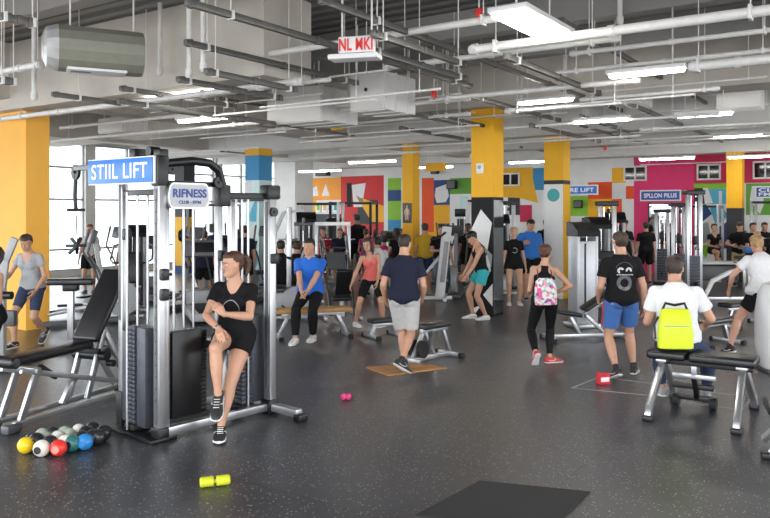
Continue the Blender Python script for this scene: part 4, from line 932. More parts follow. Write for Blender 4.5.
def elliptical(lb, loc, rz, group=None):
    t = thing('elliptical_trainer', lb, 'cross trainer', loc, rz, group)
    MB().box((0, .1, .06), (.3, 1.7, .09), None, .02).build('base', M_dgrey, t); MB().cyl((-.06, .72, .42), (.06, .72, .42), .3, 28).build('flywheel_cover', M_grey, t)
    q = MB(); q.bar((0, .5, .1), (0, .28, 1.45), .08, .08, up=(0, 1, 0)); q.build('mast', M_grey, t); MB().box((0, .24, 1.52), (.34, .08, .24), qx(-20), .02).build('console', M_dgrey, t)
    for s in (-1, 1):
        q = MB(); q.tube([(s*.2, .5, .4), (s*.24, .3, .95), (s*.26, .12, 1.25), (s*.25, .22, 1.65)], [.02, .02, .02, .024], 8); q.build('swing_arm', M_dgrey, t)
        MB().box((s*.16, -.3+s*.15, .3+s*.07), (.14, .4, .04), None, .012).build('pedal', M_black, t); q = MB(); q.bar((s*.16, -.5, .22), (s*.16, .72, .4), .04, .05); q.build('pedal_rail', M_silver, t)
    return t
def bike(lb, loc, rz, group=None):
    t = thing('exercise_bike', lb, 'exercise bike', loc, rz, group)
    for y in (-.5, .5): MB().bar((-.28, y, .04), (.28, y, .04), .06, .06).build('foot_bar', M_silver, t)
    MB().bar((0, -.5, .08), (0, .5, .08), .07, .06).build('base_bar', M_silver, t)
    q = MB(); q.cyl((-.04, .28, .35), (.04, .28, .35), .27, 28); q.box((0, .1, .36), (.1, .5, .32), None, .05); q.build('body_cover', M_grey, t)
    q = MB(); q.bar((0, -.1, .3), (0, -.26, .86), .05, .06, up=(0, 1, 0)); q.build('seat_post', M_chrome, t)
    q = MB(); q.loft([[V((x*w, y, .88+z)) for x, z in ((-1, 0), (-.6, .05), (.6, .05), (1, 0), (.5, -.03), (-.5, -.03))] for y, w in ((-.42, .09), (-.3, .11), (-.2, .07), (-.1, .03))]); q.build('saddle', M_pad, t)
    q = MB(); q.bar((0, .3, .5), (0, .38, 1.05), .05, .06, up=(0, 1, 0)); q.build('stem', M_chrome, t); q = MB(); q.tube([(-.22, .1, 1.14), (-.2, .32, 1.1), (0, .38, 1.06), (.2, .32, 1.1), (.22, .1, 1.14)], .018, 8); q.build('handlebar', M_rubber, t); MB().box((0, .42, 1.18), (.2, .05, .16), qx(-20), .015).build('console', M_dgrey, t)
    for s in (-1, 1): q = MB(); q.bar((s*.05, .02, .3), (s*.1, .02+s*.15, .3-s*.1), .03, .03); q.box((s*.14, .02+s*.15, .3-s*.1), (.1, .1, .03), None, .008); q.build('pedal', M_black, t)
    return t
def leg_press(lb, loc, rz, group=None):
    """tall white framed machine with inclined sled, ladder rails and seat"""
    t = thing('leg_press', lb, 'leg press', loc, rz, group)
    for s in (-1, 1):
        q = MB(); q.bar((s*.32, .7, 0), (s*.32, .7, 1.75), .06, .06); q.build('upright', M_silver, t); q = MB(); q.bar((s*.22, -.6, .1), (s*.26, .7, 1.5), .05, .06, up=(0, -1, 1)); q.build('guide_rail', M_chrome, t)
        MB().bar((s*.32, -.7, .04), (s*.32, .75, .04), .06, .06).build('base_bar', M_silver, t)
        for i in range(2): MB().cyl((s*(.36+.06*i), .25, .95), (s*(.4+.06*i), .25, .95), .2-.03*i, 22).build('weight_disc', M_black, t)
    MB().bar((-.35, .7, 1.72), (.35, .7, 1.72), .07, .07).build('top_bar', M_white, t)
    MB().box((0, .22, 1.02), (.36, .4, .05), qx(47), .02).build('sled_plate', M_dgrey, t); MB().tube([(-.23, .02, .84), (-.23, .4, 1.26), (.23, .4, 1.26), (.23, .02, .84)], .022, 10).build('sled_frame', M_chrome, t)
    pad(t, (0, -.35, .42), (.36, .42, .07), 'seat', q=qx(14)); pad(t, (0, -.72, .7), (.3, .07, .5), 'backrest', q=qx(25)); MB().bar((0, -.5, .05), (0, -.45, .38), .08, .08, up=(0, 1, 0)).build('seat_post', M_silver, t)
    return t
# ------------------------------------------------------------------ hero: multi gym with blue sign
P2 = G(160, 441); P4 = G(270, 413); e1 = (P4-P2).normalized(); e2 = V((-e1.y, e1.x, 0)); rzR = math.atan2(e1.y, e1.x); LX = (P4-P2).length; WX = .6
mg = thing('multi_gym', 'large silver multi gym with black weight stacks, the woman in black perched on it', 'multi gym', P2, rzR)
def col2(x, y, w, d, h, boot, m=M_silver, zb=0.):
    o = MB().box((x, y, h/2), (w, d, h), None, .014).build('upright', m, mg); MB().box((x, y, boot/2), (w+.03, d+.03, boot), None, .012).build('rubber_boot', M_black, o); return o
u = col2(0, 0, .075, .1, 2.22, .12); MB().box((-.041, 0, 1.15), (.006, .035, 2.0)).build('slot_track', M_dgrey, u)
q = MB(); [q.cyl((-.046, 0, .35+.1*i), (-.038, 0, .35+.1*i), .008, 8) for i in range(18)]; q.build('adjusting_hole', M_black, u)
u = col2(.075, .035, .05, .07, 2.18, .1)
u = col2(0, WX, .07, .075, 2.25, .34); MB().box((0, WX+.002, 1.6), (.076, .045, 1.25), None, .006).build('dark_cover', M_dgrey, u)
u = col2(LX, 0, .085, .1, 2.12, .14); MB().box((-.045+LX, 0, 1.15), (.006, .035, 1.8)).build('slot_track', M_dgrey, u)
col2(LX, WX, .07, .07, 2.12, .2); col2(.66, .08, .06, .06, 2.05, .05)
# base
q = MB(); q.box((-.0, WX/2, .02), (.26, WX+.14, .035), None, .008); q.build('base_plate', M_black, mg)
MB().bar((.0, .0, .07), (LX, .0, .07), .06, .07).build('base_bar', M_silver, mg); MB().bar((0, WX, .07), (LX, WX, .07), .06, .07).build('base_bar', M_silver, mg); MB().bar((LX, WX, .07), (LX, -.42, .07), .08, .07).build('base_bar', M_silver, mg)
MB().box((LX, -.44, .035), (.11, .09, .07), None, .012).build('rubber_foot', M_black, mg)
# three weight stacks
for (x, y, w, d, z0, z1, n) in ((0, .36, .14, .13, .1, .95, 22), (.3, .1, .38, .15, .17, .9, 20), (.98, .14, .12, .15, .12, .95, 20)):
    st = MB().cyl((x, y, z0-.06), (x, y, 2.1), .011, 10).build('weight_stack_rod', M_silver, mg)
    stack(st, (x, y, 0), w, d, z0, z1, n, M_black if x == .3 else M_plate)
    q = MB(); ax = (0, .09, 0) if w < d else (.1, 0, 0)
    for s in (-1, 1): q.cyl((x+ax[0]*s, y+ax[1]*s, .05), (x+ax[0]*s, y+ax[1]*s, 2.12), .011, 10)
    q.build('guide_rod', M_silver, mg); MB().box((x, y, z0-.03), (w+.03, d+.03, .05), None, .01).build('stack_buffer', M_rubber, mg)
    cable(mg, [(x, y, z1), (x, y, 2.15)])
MB().box((.265, .0, .54), (.3, .025, .76), None, .01).build('stack_shroud', M_black, mg)
MB().box((0, .2, .52), (.13, .14, .86), None, .01).build('stack_shroud', M_plate, mg); MB().box((1.16, .16, .53), (.2, .13, .84), None, .01).build('stack_shroud', M_plate, mg); MB().box((0, .48, .5), (.12, .08, .8), None, .01).build('stack_shroud', M_plate, mg)
# top works
q = MB(); q.tube([(0, 0, 2.36), (.32, 0, 2.4), (.5, 0, 2.39), (.6, 0, 2.33), (.66, .02, 2.2), (.68, .03, 2.06)], .038, 14); q.build('curved_top_tube', M_black, mg)
MB().bar((0, .02, 2.2), (.66, .05, 2.2), .045, .045).build('top_bar', M_black, mg); MB().bar((.62, .05, 2.1), (LX, .0, 2.1), .06, .06).build('top_bar', M_black, mg)
q = MB(); q.box((0, 0, 2.3), (.11, .12, .26), None, .015); q.box((.01, 0, 2.45), (.09, .1, .07), None, .01); q.build('head_bracket', M_black, mg)
MB().box((LX, 0, 2.14), (.16, .14, .14), None, .02).build('head_bracket', M_black, mg); MB().box((.68, .05, 2.1), (.12, .12, .2), None, .015).build('head_bracket', M_black, mg)
MB().bar((0, 0, 2.38), (0, 1.5, 2.38), .05, .05).build('top_bar', M_dgrey, mg); MB().bar((0, .0, 2.12), (0, WX, 2.12), .05, .05).build('top_bar', M_black, mg); MB().bar((LX, 0, 2.08), (LX, WX, 2.08), .05, .05).build('top_bar', M_black, mg)
q = MB(); q.box((0, .36, 2.46), (.12, .1, .09), None, .012); q.cyl((-.04, .12, 2.47), (.06, .12, 2.47), .045, 14); q.build('cable_housing', M_black, mg)
pulley(mg, (0, 1.5, 2.34), .075); pulley(mg, (.12, 0, 2.32), .05, (0, 1, 0)); pulley(mg, (.6, 0, 2.22), .05, (0, 1, 0)); pulley(mg, (LX-.02, -.08, 1.95), .045, (0, 1, 0))
pd = MB(); pd.tube([(0, 1.5, 2.32), (0, 1.52, 2.1), (0, 1.5, 1.98)], .02, 8); pd.build('pull_arm', M_black, mg); cable(mg, [(0, 1.5, 1.98), (0, 1.47, 1.66)], .005); MB().bar((-.09, 1.5, 1.97), (.09, 1.5, 1.97), .03, .03).build('pull_handle', M_black, mg)
q = MB(); [q.bar((0, 1.47, 1.62), (.09*math.cos(a_*PI/3), 1.47+.02*a_, 1.62+.09*math.sin(a_*PI/3)), .03, .03) for a_ in range(6)]; q.build('clip_cluster', M_black, mg)
for x, y, z in ((0, -.06, 1.42), (0, -.06, 1.25), (LX, -.07, 1.5), (.66, .02, 1.55), (0, WX-.06, 1.75)): q = MB(); q.box((x, y, z), (.07, .07, .1), None, .012); q.cyl((x-.04, y-.02, z), (x+.06, y-.02, z), .014, 8); q.build('adjusting_collar', M_black, mg)
# perch: small seat pad on a post, mid support for the resting foot
MB().bar((.64, .0, .08), (.64, .0, .72), .06, .06).build('seat_post', M_silver, mg); pad(mg, (.66, .02, .765), (.42, .26, .07), 'seat')
MB().bar((.66, .05, .3), (.66, -.12, .3), .05, .05).build('foot_rest', M_silver, mg)
# blue sign and board are things of their own
def local(x, y, z): return P2+e1*x+e2*y+V((0, 0, z))
sA = D(88, 6.98, z=0); sB = D(154, 6.4, z=0); sdir = (sB-sA); sw_ = sdir.length; sdir.normalize(); srz = math.atan2(sdir.y, sdir.x); sc_ = (sA+sB)/2; sc_.z = 2.31
t = thing('hanging_sign', 'blue rectangular sign with white border reading STIIL LIFT on the multi gym', 'sign', sc_, srz)
MB().box((0, .015, 0), (sw_, .03, .235), None, .006).build('board', M_letter, t); MB().box((0, -.003, 0), (sw_-.025, .012, .212), None, .003).build('face', M_signblue, t); lettering('STIIL LIFT', sw_*.84, .135, M_letter, t, (0, -.0105, 0), QX, bold=.012, space=1.12)
q = MB(); [q.box((x_, .06, .06), (.04, .09, .04), None, .005) for x_ in (-.2, .25)]; q.build('bracket', M_black, t)
t = thing('round_ended_board', 'small silver board with dark blue RIFNESS lettering on the multi gym', 'sign', local(.24, -.06, 2.09), rzR)
out = []
for s, n_ in ((1, 8), (-1, 8)):
    for i in range(n_+1):
        a_ = lerp(-PI/2, PI/2, i/n_); out.append((s*(.16+.05*math.cos(a_)), s*.112*math.sin(a_)))
MB().loft([[V((x, y_, z)) for x, z in out] for y_ in (-.02, .02)]).build('board', M_silver, t)
MB().loft([[V((x*.93, y_, z*.88)) for x, z in out] for y_ in (-.026, -.018)]).build('face', mat('pale_silver', (.46, .47, .48), .4, var=.02), t); lettering('RIFNESS', .34, .075, M_letterblue, t, (0, -.028, .022), QX, bold=.03); lettering('CLUB - FITN', .22, .028, M_letterblue, t, (0, -.028, -.055), QX)
MB().bar((0, .02, 0), (0, .1, .03), .03).build('bracket', M_black, t)
# ------------------------------------------------------------------ hero: incline press bench on the left
O = V((-3.36, 6.86, 0)); eb = V((.38, .925, 0)).normalized(); rb = math.atan2(eb.y, eb.x)-PI/2
t = thing('incline_press_bench', 'big silver incline bench with black pads beside the multi gym', 'bench', O, rb)
MB().box((0, .4, .615), (.24, .98, .09), qx(1), .04, 3).build('seat', M_pad, t)
q = MB(); q.cyl((-.15, -.1, .615), (.15, -.1, .615), .055, 20); q.build('roller_pad', M_pad, t); [MB().cyl((s_*.15, -.1, .615), (s_*.158, -.1, .615), .042, 20).build('roller_ring', M_chrome, t) for s_ in (-1, 1)]
a_ = math.degrees(math.atan2(.66, .44)); pad(t, (0, 1.1, .99), (.32, .82, .08), 'backrest', q=qx(a_), bev=.03)
for x in (-.12, .12):
    MB().bar((x, -.02, .53), (x, 1.3, .16), .035, .05, up=(0, .3, 1)).build('side_rail', M_silver, t)
    MB().bar((x, -.1, .06), (x, 1.5, .06), .045, .05).build('base_bar', M_silver, t)
    MB().bar((x, .16, .5), (x, -.02, .08), .035, .06, up=(0, 1, 0)).build('front_leg', M_silver, t)
    if x > 0: MB().bar((0, .75, .34), (0, .58, .08), .05, .06, up=(0, 1, 0)).build('mid_leg', M_silver, t)
    MB().bar((x, 1.02, .78), (x, .78, .1), .035, .06, up=(0, 1, 0)).build('rear_strut', M_silver, t); MB().bar((x, .98, .8), (x, 1.42, .1), .035, .06, up=(0, 1, 0)).build('rear_strut', M_silver, t)
    MB().box((x+.0, -.12, .04), (.1, .16, .08), None, .02).build('rubber_foot', M_dgrey, t); MB().box((x, 1.5, .04), (.09, .1, .08), None, .02).build('rubber_foot', M_black, t)
MB().bar((0, .95, .68), (0, 1.3, 1.2), .07, .04, up=(0, -1, 1)).build('backrest_frame', M_black, t); MB().bar((-.16, .9, .55), (.16, .9, .55), .05, .05).build('crossbar', M_black, t); MB().bar((-.16, .15, .5), (.16, .15, .5), .05, .05).build('crossbar', M_silver, t)
q = MB(); q.cyl((-.2, .95, .5), (.22, .95, .5), .05, 16); q.cyl((.18, 1.0, .42), (.26, 1.0, .42), .035, 14); q.build('pivot', M_black, t); q = MB(); q.cyl((.16, 1.16, .36), (.3, 1.16, .36), .018, 10); q.ell((.31, 1.16, .36), .03); q.build('adjusting_knob', M_black, t)
q = MB(); q.bar((0, .3, .5), (0, .5, .36), .05, .05); q.build('seat_bracket', M_black, t)
# ------------------------------------------------------------------ hero: wide two-pad bench on the right
t = thing('two_pad_bench', 'large silver bench with two black pads, the man in white sits on it', 'bench', V((2.97, 7.18, 0))+U*.15, math.atan2(-W.y, -W.x))
HP = .6
for x0, x1, nm in ((-.49, -.13, 'seat'), (-.1, .48, 'long_pad')): pad(t, ((x0+x1)/2, 0, HP-.04), (x1-x0, .34, .085), nm, bev=.028)
MB().bar((-.44, 0, HP-.11), (.44, 0, HP-.11), .07, .06, ext=.0).build('spine', M_black, t)
for x in (-.36, .36):
    for s in (-1, 1):
        q = MB(); q.bar((x, s*.06, HP-.12), (x+(-.02 if x < 0 else .02), s*.46, .12), .075, .055, up=(1, 0, 0)); q.bar((x+(-.02 if x < 0 else .02), s*.45, .14), (x+(-.02 if x < 0 else .02), s*.5, .04), .078, .058, up=(1, 0, 0)); lg = q.build('leg', M_silver, t)
        MB().box((x+(-.02 if x < 0 else .02), s*.51, .025), (.09, .09, .05), None, .01).build('rubber_foot', M_black, lg)
    MB().box((x, 0, HP-.1), (.1, .24, .03), None, .006).build('pad_bracket', M_silver, t)
MB().bar((-.3, .1, .34), (.1, .1, .34), .05, .045).build('crossbar', M_silver, t); MB().bar((-.32, .2, .22), (.06, .2, .22), .06, .05).build('crossbar', M_black, t); MB().bar((-.1, .1, .34), (-.1, .1, HP-.12), .05, .05).build('post', M_silver, t); MB().bar((-.1, .1, .34), (-.1, .24, .1), .05, .05).build('post', M_black, t); MB().bar((-.3, .24, .1), (.05, .24, .1), .05, .05).build('crossbar', M_black, t)
for x in (-.3, .05): q = MB(); q.cyl((x-.03, .24, .06), (x+.03, .24, .06), .06, 18); q.build('wheel', M_rubber, t)
# ------------------------------------------------------------------ bench in the middle with round black discs, on a tan board
t = thing('tan_floor_board', 'flat tan wooden board under the bench and the man in grey shorts', 'board', G(407, 369.5), -R(8))
pl = [G(x, y)-G(407, 369.5) for x, y in ((366, 368), (388, 376), (447, 368.5), (420, 364))]; rr_ = rotq((0, 0, 1), R(8))
MB().loft([[rr_ @ p+V((0, 0, z)) for p in pl] for z in (0, .012)]).build('board', mat('plywood', (.42, .22, .08), .6, var=.2, scale=6), t)
t = thing('adjustable_bench', 'black and silver low bench with black discs behind the man in navy', 'bench', G(421, 362), -R(44)); t.scale = (.72, .72, .9)
pad(t, (-.02, .38, .5), (.26, .72, .08), 'seat'); MB().bar((0, .0, .44), (0, .75, .44), .07, .06).build('spine', M_silver, t)
MB().bar((.0, -.25, .05), (.0, .8, .05), .07, .06).build('base_bar', M_silver, t); MB().bar((-.26, .8, .045), (.3, .8, .045), .07, .06).build('foot_bar', M_silver, t); MB().bar((-.2, -.25, .045), (.2, -.25, .045), .07, .06).build('foot_bar', M_silver, t)
q = MB(); q.bar((0, .6, .42), (.0, .8, .08), .07, .06, up=(0, 1, 0)); q.bar((0, .1, .42), (0, .35, .08), .07, .06, up=(0, 1, 0)); q.bar((0, .05, .42), (0, -.22, .08), .07, .06, up=(0, 1, 0)); q.build('strut', M_silver, t)
MB().box((0, .18, .27), (.2, .05, .34), qx(-25), .015).build('ladder_plate', M_dgrey, t)
for s in (-1, 1): MB().cyl((s*.06, -.08, .2), (s*.15, -.08, .2), .125, 26).build('weight_disc', M_rubber, t)
for s in (-1, 1): MB().box((s*.29, .8, .04), (.09, .1, .075), None, .015).build('rubber_foot', M_rubber, t)
flat_bench('low black pad on a silver leg, left of the man in navy', G(384, 337), R(-62), .5, .3, .22)
flat_bench('bench with tan wooden pad under the man in blue', G(313, 337), R(-72), 1.2, .46, .3, mat('tan_vinyl', (.42, .24, .08), .45, var=.12))
# behind the woman with the floral bag
tb = incline_bench('incline bench with black pads right of the woman with the floral bag', G(583, 340), R(-82), 32, .42)
tower('tall grey weight tower with slanted black top behind the floral bag woman', D(583, 12.9, z=0), R(18), 'silver', 1.78, seat=False)
# white cover machine and others on the far right edge
t = thing('white_shell_machine', 'glossy white shelled machine cut by the right edge of the photo', 'weight machine', D(778, 9.35, z=0), R(-6))
q = MB(); rg = []
for z, w, d in ((0, .17, .2), (.06, .2, .24), (.3, .235, .28), (.7, .235, .28), (.95, .2, .24), (1.06, .16, .18), (1.09, .08, .1)):
    rg.append([V((abs(math.cos(a))**.6*(1 if math.cos(a) > 0 else -1)*w, abs(math.sin(a))**.6*(1 if math.sin(a) > 0 else -1)*d, z)) for a in [2*PI*i/24 for i in range(24)]])
q.loft(rg); q.build('shell', mat('glossy_white', (.78, .78, .8), .12, var=.02, coat=.5), t); MB().box((-.0, -.235, .93), (.22, .05, .12), qx(-14), .02).build('panel', M_dgrey, t); MB().box((0, 0, .02), (.4, .5, .05), None, .02).build('base', M_dgrey, t)
t = thing('padded_stool_bench', 'black padded bench corner with silver leg at the lower right edge', 'bench', G(808, 455), R(-20))
pad(t, (0, 0, .37), (.62, .4, .08), 'pad'); MB().box((.02, 0, .412), (.5, .3, .01), None, .004).build('brown_top_panel', mat('brown_vinyl', (.2, .12, .08), .5), t)
for s in (-1, 1):
    q = MB(); q.bar((s*.1, -.06, .32), (s*.3, -.2, .04), .06, .04, up=(1, 0, 0)); q.bar((s*.1, .06, .32), (s*.3, .2, .04), .06, .04, up=(1, 0, 0)); lg = q.build('leg', M_silver, t); MB().box((s*.32, -.22, .025), (.09, .09, .05), None, .01).build('rubber_foot', M_black, lg)
MB().bar((-.25, 0, .3), (.25, 0, .3), .05, .05).build('spine', M_silver, t)
# ------------------------------------------------------------------ things on the floor
mb_ = [G(x, y) for x, y in ((415, 517), (480, 482), (590, 493), (545, 536))]; c_ = sum(mb_, V((0, 0, 0)))/4
t = thing('exercise_mat', 'dark square mat lying on the floor at the bottom centre', 'mat', c_, 0); MB().loft([[p-c_+V((0, 0, z)) for p in mb_] for z in (.0, .012)]).build('mat_pad', mat('mat_black', (.018, .018, .019), .75, var=.08, bump=.2, bscale=200), t)
def dumbbell(lb, x, y, cm, em, L=.15, r=.055, rz=0., tilt=0, group='round-ended dumbbells by the incline bench', hex_=False, ring=None):
    t = thing('dumbbell', lb, 'dumbbell', G(x, y), rz, group); n = 6 if hex_ else 20
    for s, m in ((-1, cm), (1, em)):
        q = MB()
        if hex_: q.tube([(s*.008, 0, r), (s*.016, 0, r), (s*(L-.012), 0, r), (s*L, 0, r)], [r*.8, r, r, r*.8], 14)
        else: q.ell((s*L*.5, 0, r), (r*.95, r, r), None, 20, 12)
        h = q.build('head', m, t, ang=60 if not hex_ else 30)
        if ring and s == -1: MB().cyl((s*(L*.5+r*.9), 0, r), (s*(L*.5+r*.98), 0, r), r*.45, 16).build('end_cap', ring, h)
    MB().cyl((-L*.45, 0, r), (L*.45, 0, r), r*.38, 12).build('grip', M_chrome if not hex_ else cm, t)
    return t
Cy = mat('db_yellow', (.78, .5, .01), .35); Cb = mat('db_black', (.02, .02, .022), .3); Cw = mat('db_cream', (.7, .68, .6), .35); Cr = mat('db_red', (.68, .03, .02), .35); Ct = mat('db_teal', (.02, .14, .13), .35); Cbl = mat('db_blue', (.02, .2, .5), .3); Cg = mat('db_sage', (.36, .4, .33), .4); Clm = mat('db_lime', (.55, .6, .02), .4); Cpk = mat('db_pink', (.7, .05, .2), .4)
rows_ = 0
rows = [(28, 455, Cy, Cb, None, 'yellow'), (43, 458, Cw, Cb, Cb, 'white with a black end cap'), (59, 457.5, Cr, Cw, mat('db_pinkcap', (.75, .25, .2), .4), 'red'), (74, 453, Ct, Cb, Cb, 'dark teal'), (86, 451.5, Cbl, Cb, Cbl, 'bright blue'), (98, 446.5, Cb, Cb, None, 'large black'), (34, 448, Cb, Cg, None, 'black, behind the yellow one'), (46, 446.5, Cg, Cb, None, 'sage green, behind the white one'), (58, 446, Cw, Cg, None, 'cream, behind the red one'), (71, 443.5, Cg, Cw, None, 'pale sage, behind the teal one'), (86, 441, Cb, Cb, None, 'small black, behind the blue one')]
for i, (x, y, a_, b_, rg_, lb) in enumerate(rows): dumbbell(lb+' round-ended dumbbell on the floor' if 'behind' not in lb else lb.split(',')[0]+' round dumbbell,'+lb.split(',')[1], x+3, y-4, a_, b_, .13, .066 if i < 6 else .058, R(78+6*(i % 3)), ring=rg_)
dumbbell('lime yellow dumbbell alone on the floor near the woman', 215, 486, Clm, Clm, .105, .036, R(18), group='small loose dumbbells', hex_=True)
dumbbell('tiny pink dumbbell lying alone in the middle of the floor', 346, 400, Cpk, Cpk, .05, .035, R(10), group='small loose dumbbells')
dumbbell('small red dumbbell under the right end of the two pad bench', 748, 372, Cr, Cr, .06, .04, R(10), group='small loose dumbbells')
t = thing('red_shoe_box', 'small red and white box on the floor by the man in blue shorts', 'box', G(603, 384), R(12)); MB().box((0, 0, .055), (.13, .1, .11), None, .008).build('carton', mat('carton_red', (.7, .03, .05), .5), t); MB().box((0, -.052, .06), (.1, .004, .05), None, .001).build('white_label', M_letter, t); MB().box((0, 0, .114), (.134, .104, .02), None, .006).build('lid', mat('carton_red', (.7, .03, .05), .5), t)
for lb, pts in (('thin pale tape rectangle on the floor by the man in blue shorts', [(572, 388), (600, 377), (672, 386), (655, 396)]), ('thin pale tape rectangle on the floor under the two pad bench', [(683, 402), (700, 391), (752, 397), (742, 410)])):
    ps = [G(x, y) for x, y in pts]; c_ = sum(ps, V((0, 0, 0)))/4; q = MB()
    for a_, b_ in zip(ps, ps[1:]+ps[:1]): q.bar(a_-c_+V((0, 0, .002)), b_-c_+V((0, 0, .002)), .018, .003, .0005)
    o = q.build('floor_tape', mat('tape', (.35, .35, .36), .6)); o.location = c_; tag(o, lb, 'floor marking')
# ------------------------------------------------------------------ machines further back
# left: roller bench and elliptical arms beside the yellow column
t = thing('preacher_bench', 'small bench with a narrow grey black pad before the windows', 'bench', G(71, 352), R(-84))
pad(t, (0, 0, .98), (.2, .62, .09), 'pad'); MB().bar((0, 0, .05), (0, 0, .92), .08, .08).build('post', M_silver, t); MB().box((0, 0, .9), (.14, .2, .1), None, .015).build('bracket', M_black, t); MB().bar((0, -.5, .05), (0, .5, .05), .08, .06).build('base_bar', M_black, t); MB().bar((-.3, -.5, .04), (.3, -.5, .04), .08, .06).build('foot_bar', M_black, t); MB().bar((-.3, .5, .04), (.3, .5, .04), .08, .06).build('foot_bar', M_black, t)
elliptical('cross trainer with long bent arms in front of the left windows', G(78, 325), R(-60)); elliptical('cross trainer partly behind the backrest of the incline bench', G(110, 306), R(-30))
t = thing('lever_machine', 'grey machine with a zigzag lever and black roller at the left edge', 'weight machine', D(-8, 9.6, z=0), R(0))
MB().bar((.12, 0, .05), (.12, 0, 1.0), .09, .09).build('post', M_grey, t); q = MB(); q.bar((.13, 0, 1.0), (.18, -.02, 1.35), .05, .09, up=(1, 0, 0)); q.bar((.18, -.02, 1.33), (.3, -.02, 1.62), .05, .09, up=(1, 0, 0)); q.build('lever', M_grey, t)
MB().cyl((.05, -.2, .92), (.36, -.22, .92), .05, 18).build('roller_pad', M_pad, t); MB().box((.12, .1, .03), (.5, .9, .06), None, .015).build('base', M_black, t); MB().box((.28, -.08, .62), (.12, .1, .2), None, .015).build('counterweight', M_dgrey, t); MB().bar((.12, 0, .7), (.28, -.08, .68), .05).build('crossbar', M_grey, t)
MB().cyl((.02, -.05, 1.38), (.16, -.05, 1.38), .03, 10).build('grip', M_rubber, t)
# grey rounded machine at the left of the man in blue
bike('rounded grey exercise bike left of the man in blue', G(280, 322), R(-75))
leg_press('white framed leg press with chrome rails between the blue and coral figures', G(338, 316), R(12))
t = thing('inclined_press', 'white slanted post machine between the yellow and dark shirted pair', 'weight machine', G(425, 300), R(0))
q = MB(); q.bar((.32, 0, .05), (.5, .1, 1.62), .2, .16, up=(0, 1, 0)); q.build('slanted_post', M_white, t); MB().box((.42, -.1, .85), (.1, .04, .9), qx(0) @ rotq((0, 1, 0), R(6)), .01).build('rail_slot', M_grey, t)
q = MB(); q.bar((-.45, 0, .05), (.6, .05, .05), .09, .07); q.build('base_bar', M_white, t); MB().bar((-.4, 0, .08), (.36, .05, 1.0), .05, .06).build('diagonal_bar', M_silver, t); MB().bar((.4, -.45, .05), (.5, .55, .05), .08, .07).build('base_bar', M_white, t); MB().tube([(.44, -.15, 1.5), (.3, -.3, 1.4), (.1, -.32, 1.35)], .025, 8).build('press_arm', M_black, t); pad(t, (-.2, .02, .5), (.4, .3, .08), 'seat')
# platform right of the racks
t = thing('step_platform', 'wide pale platform with dark skirt behind the white shirted man', 'platform', D(718, 20.0, z=0), R(-4))
MB().box((0, 0, .62), (1.3, .7, .06), None, .012).build('deck', M_white, t)
for x in (-.55, .55):
    for y in (-.28, .28): MB().bar((x, y, 0), (x, y, .6), .06, .06).build('leg', M_silver, t)
MB().box((0, .1, .35), (1.0, .4, .4), None, .03).build('dark_core', M_dgrey, t)
t = thing('bent_tube_machine', 'silver machine with a thick bent white tube left of the bun haired woman', 'weight machine', G(722, 300), R(-10))
q = MB(); q.tube([(-.35, 0, .1), (-.2, 0, .42), (.15, .05, .6), (.55, .1, .72)], [.05, .055, .055, .05], 14, ref=(0, 1, 0)); q.build('bent_tube', M_white, t); MB().bar((-.4, -.1, .04), (.7, .1, .04), .08, .07).build('base_bar', M_silver, t); MB().bar((.6, .1, .05), (.6, .1, .95), .08, .08).build('post', M_silver, t); pad(t, (.5, .1, .95), (.4, .3, .08), 'seat')
flat_bench('bench with silver feet half hidden behind the bun haired woman', G(745, 326), R(-60), 1.1, .42, .28)
flat_bench('black bench behind the seated man in white', G(712, 345), R(-55), .9, .4, .34)
# racks and columns in the right middle
cable_column('silver cable column with wide black head behind the seated man', G(694, 297), R(8), 2.42, .3)
cable_column('left silver cable column of the pair behind the seated man', G(679, 293), R(-8), 2.15, .28)
cable_column('cable column next to the crimson wall mirror', G(662, 284), R(-20), 2.0, .3)
rack('power rack beyond the step platform', D(700, 22.3, z=0), R(-34), 1.1, .7, 2.15, plates=False)
rack('power rack near the green wall right of the yellow column', D(772, 20.6, z=0), R(-34), .9, .8, 2.25)
tower('grey tower machine just right of the column with the teal disc', D(598, 15.5, z=0), R(10), 'grey', 1.85, 'tower machines behind the man in blue shorts'); tower('silver tower machine directly behind the face print shirt', D(615, 17, z=0), R(-10), 'silver', 1.95, 'tower machines behind the man in blue shorts'); tower('grey tower machine against the patchwork wall', D(592, 19.5, z=0), R(0), 'grey', 1.8, 'tower machines behind the man in blue shorts')
cable_column('tall cable column right of the grey tower machine', D(607, 16.3, z=0), R(0), 2.15, .3)
tower('silver tower machine left of the black shorts woman', D(500, 19, z=0), R(0), 'silver', 1.9)
cable_column('cable column behind the woman in the black tee', D(507, 19.5, z=0), R(10), 2.2, .35)
# centre back
rack('black power rack under the red mural', D(354, 22.6, z=0), R(-10), 1.2, 1.0, 2.25, M_black); rack('white power rack before the grey pillar', D(320, 20, z=0), R(-5), 1.1, .9, 2.2, M_white)
tower('dark weight machine right of the white pillar', D(306, 17.2, z=0), R(10), 'grey', 1.95); tower('grey weight machine under the orange mural', D(334, 22, z=0), R(0), 'grey', 1.8)
treadmill('treadmill below the lime green wall', D(384, 21.4, z=0), R(-20)); treadmill('treadmill left of the figure poster column', D(398, 24.6, z=0), R(-20), )
elliptical('cross trainer below the yellow and navy mural', D(448, 21, z=0), R(150)); elliptical('cross trainer right of the slanted white post', D(457, 17.9, z=0), R(170))
tower('white weight machine before the white wall section', D(462, 23, z=0), R(-5), 'white', 2.05); rack('white rack under the green wall', D(482, 21.5, z=0), R(-10), .8, .8, 2.3, M_white, False)
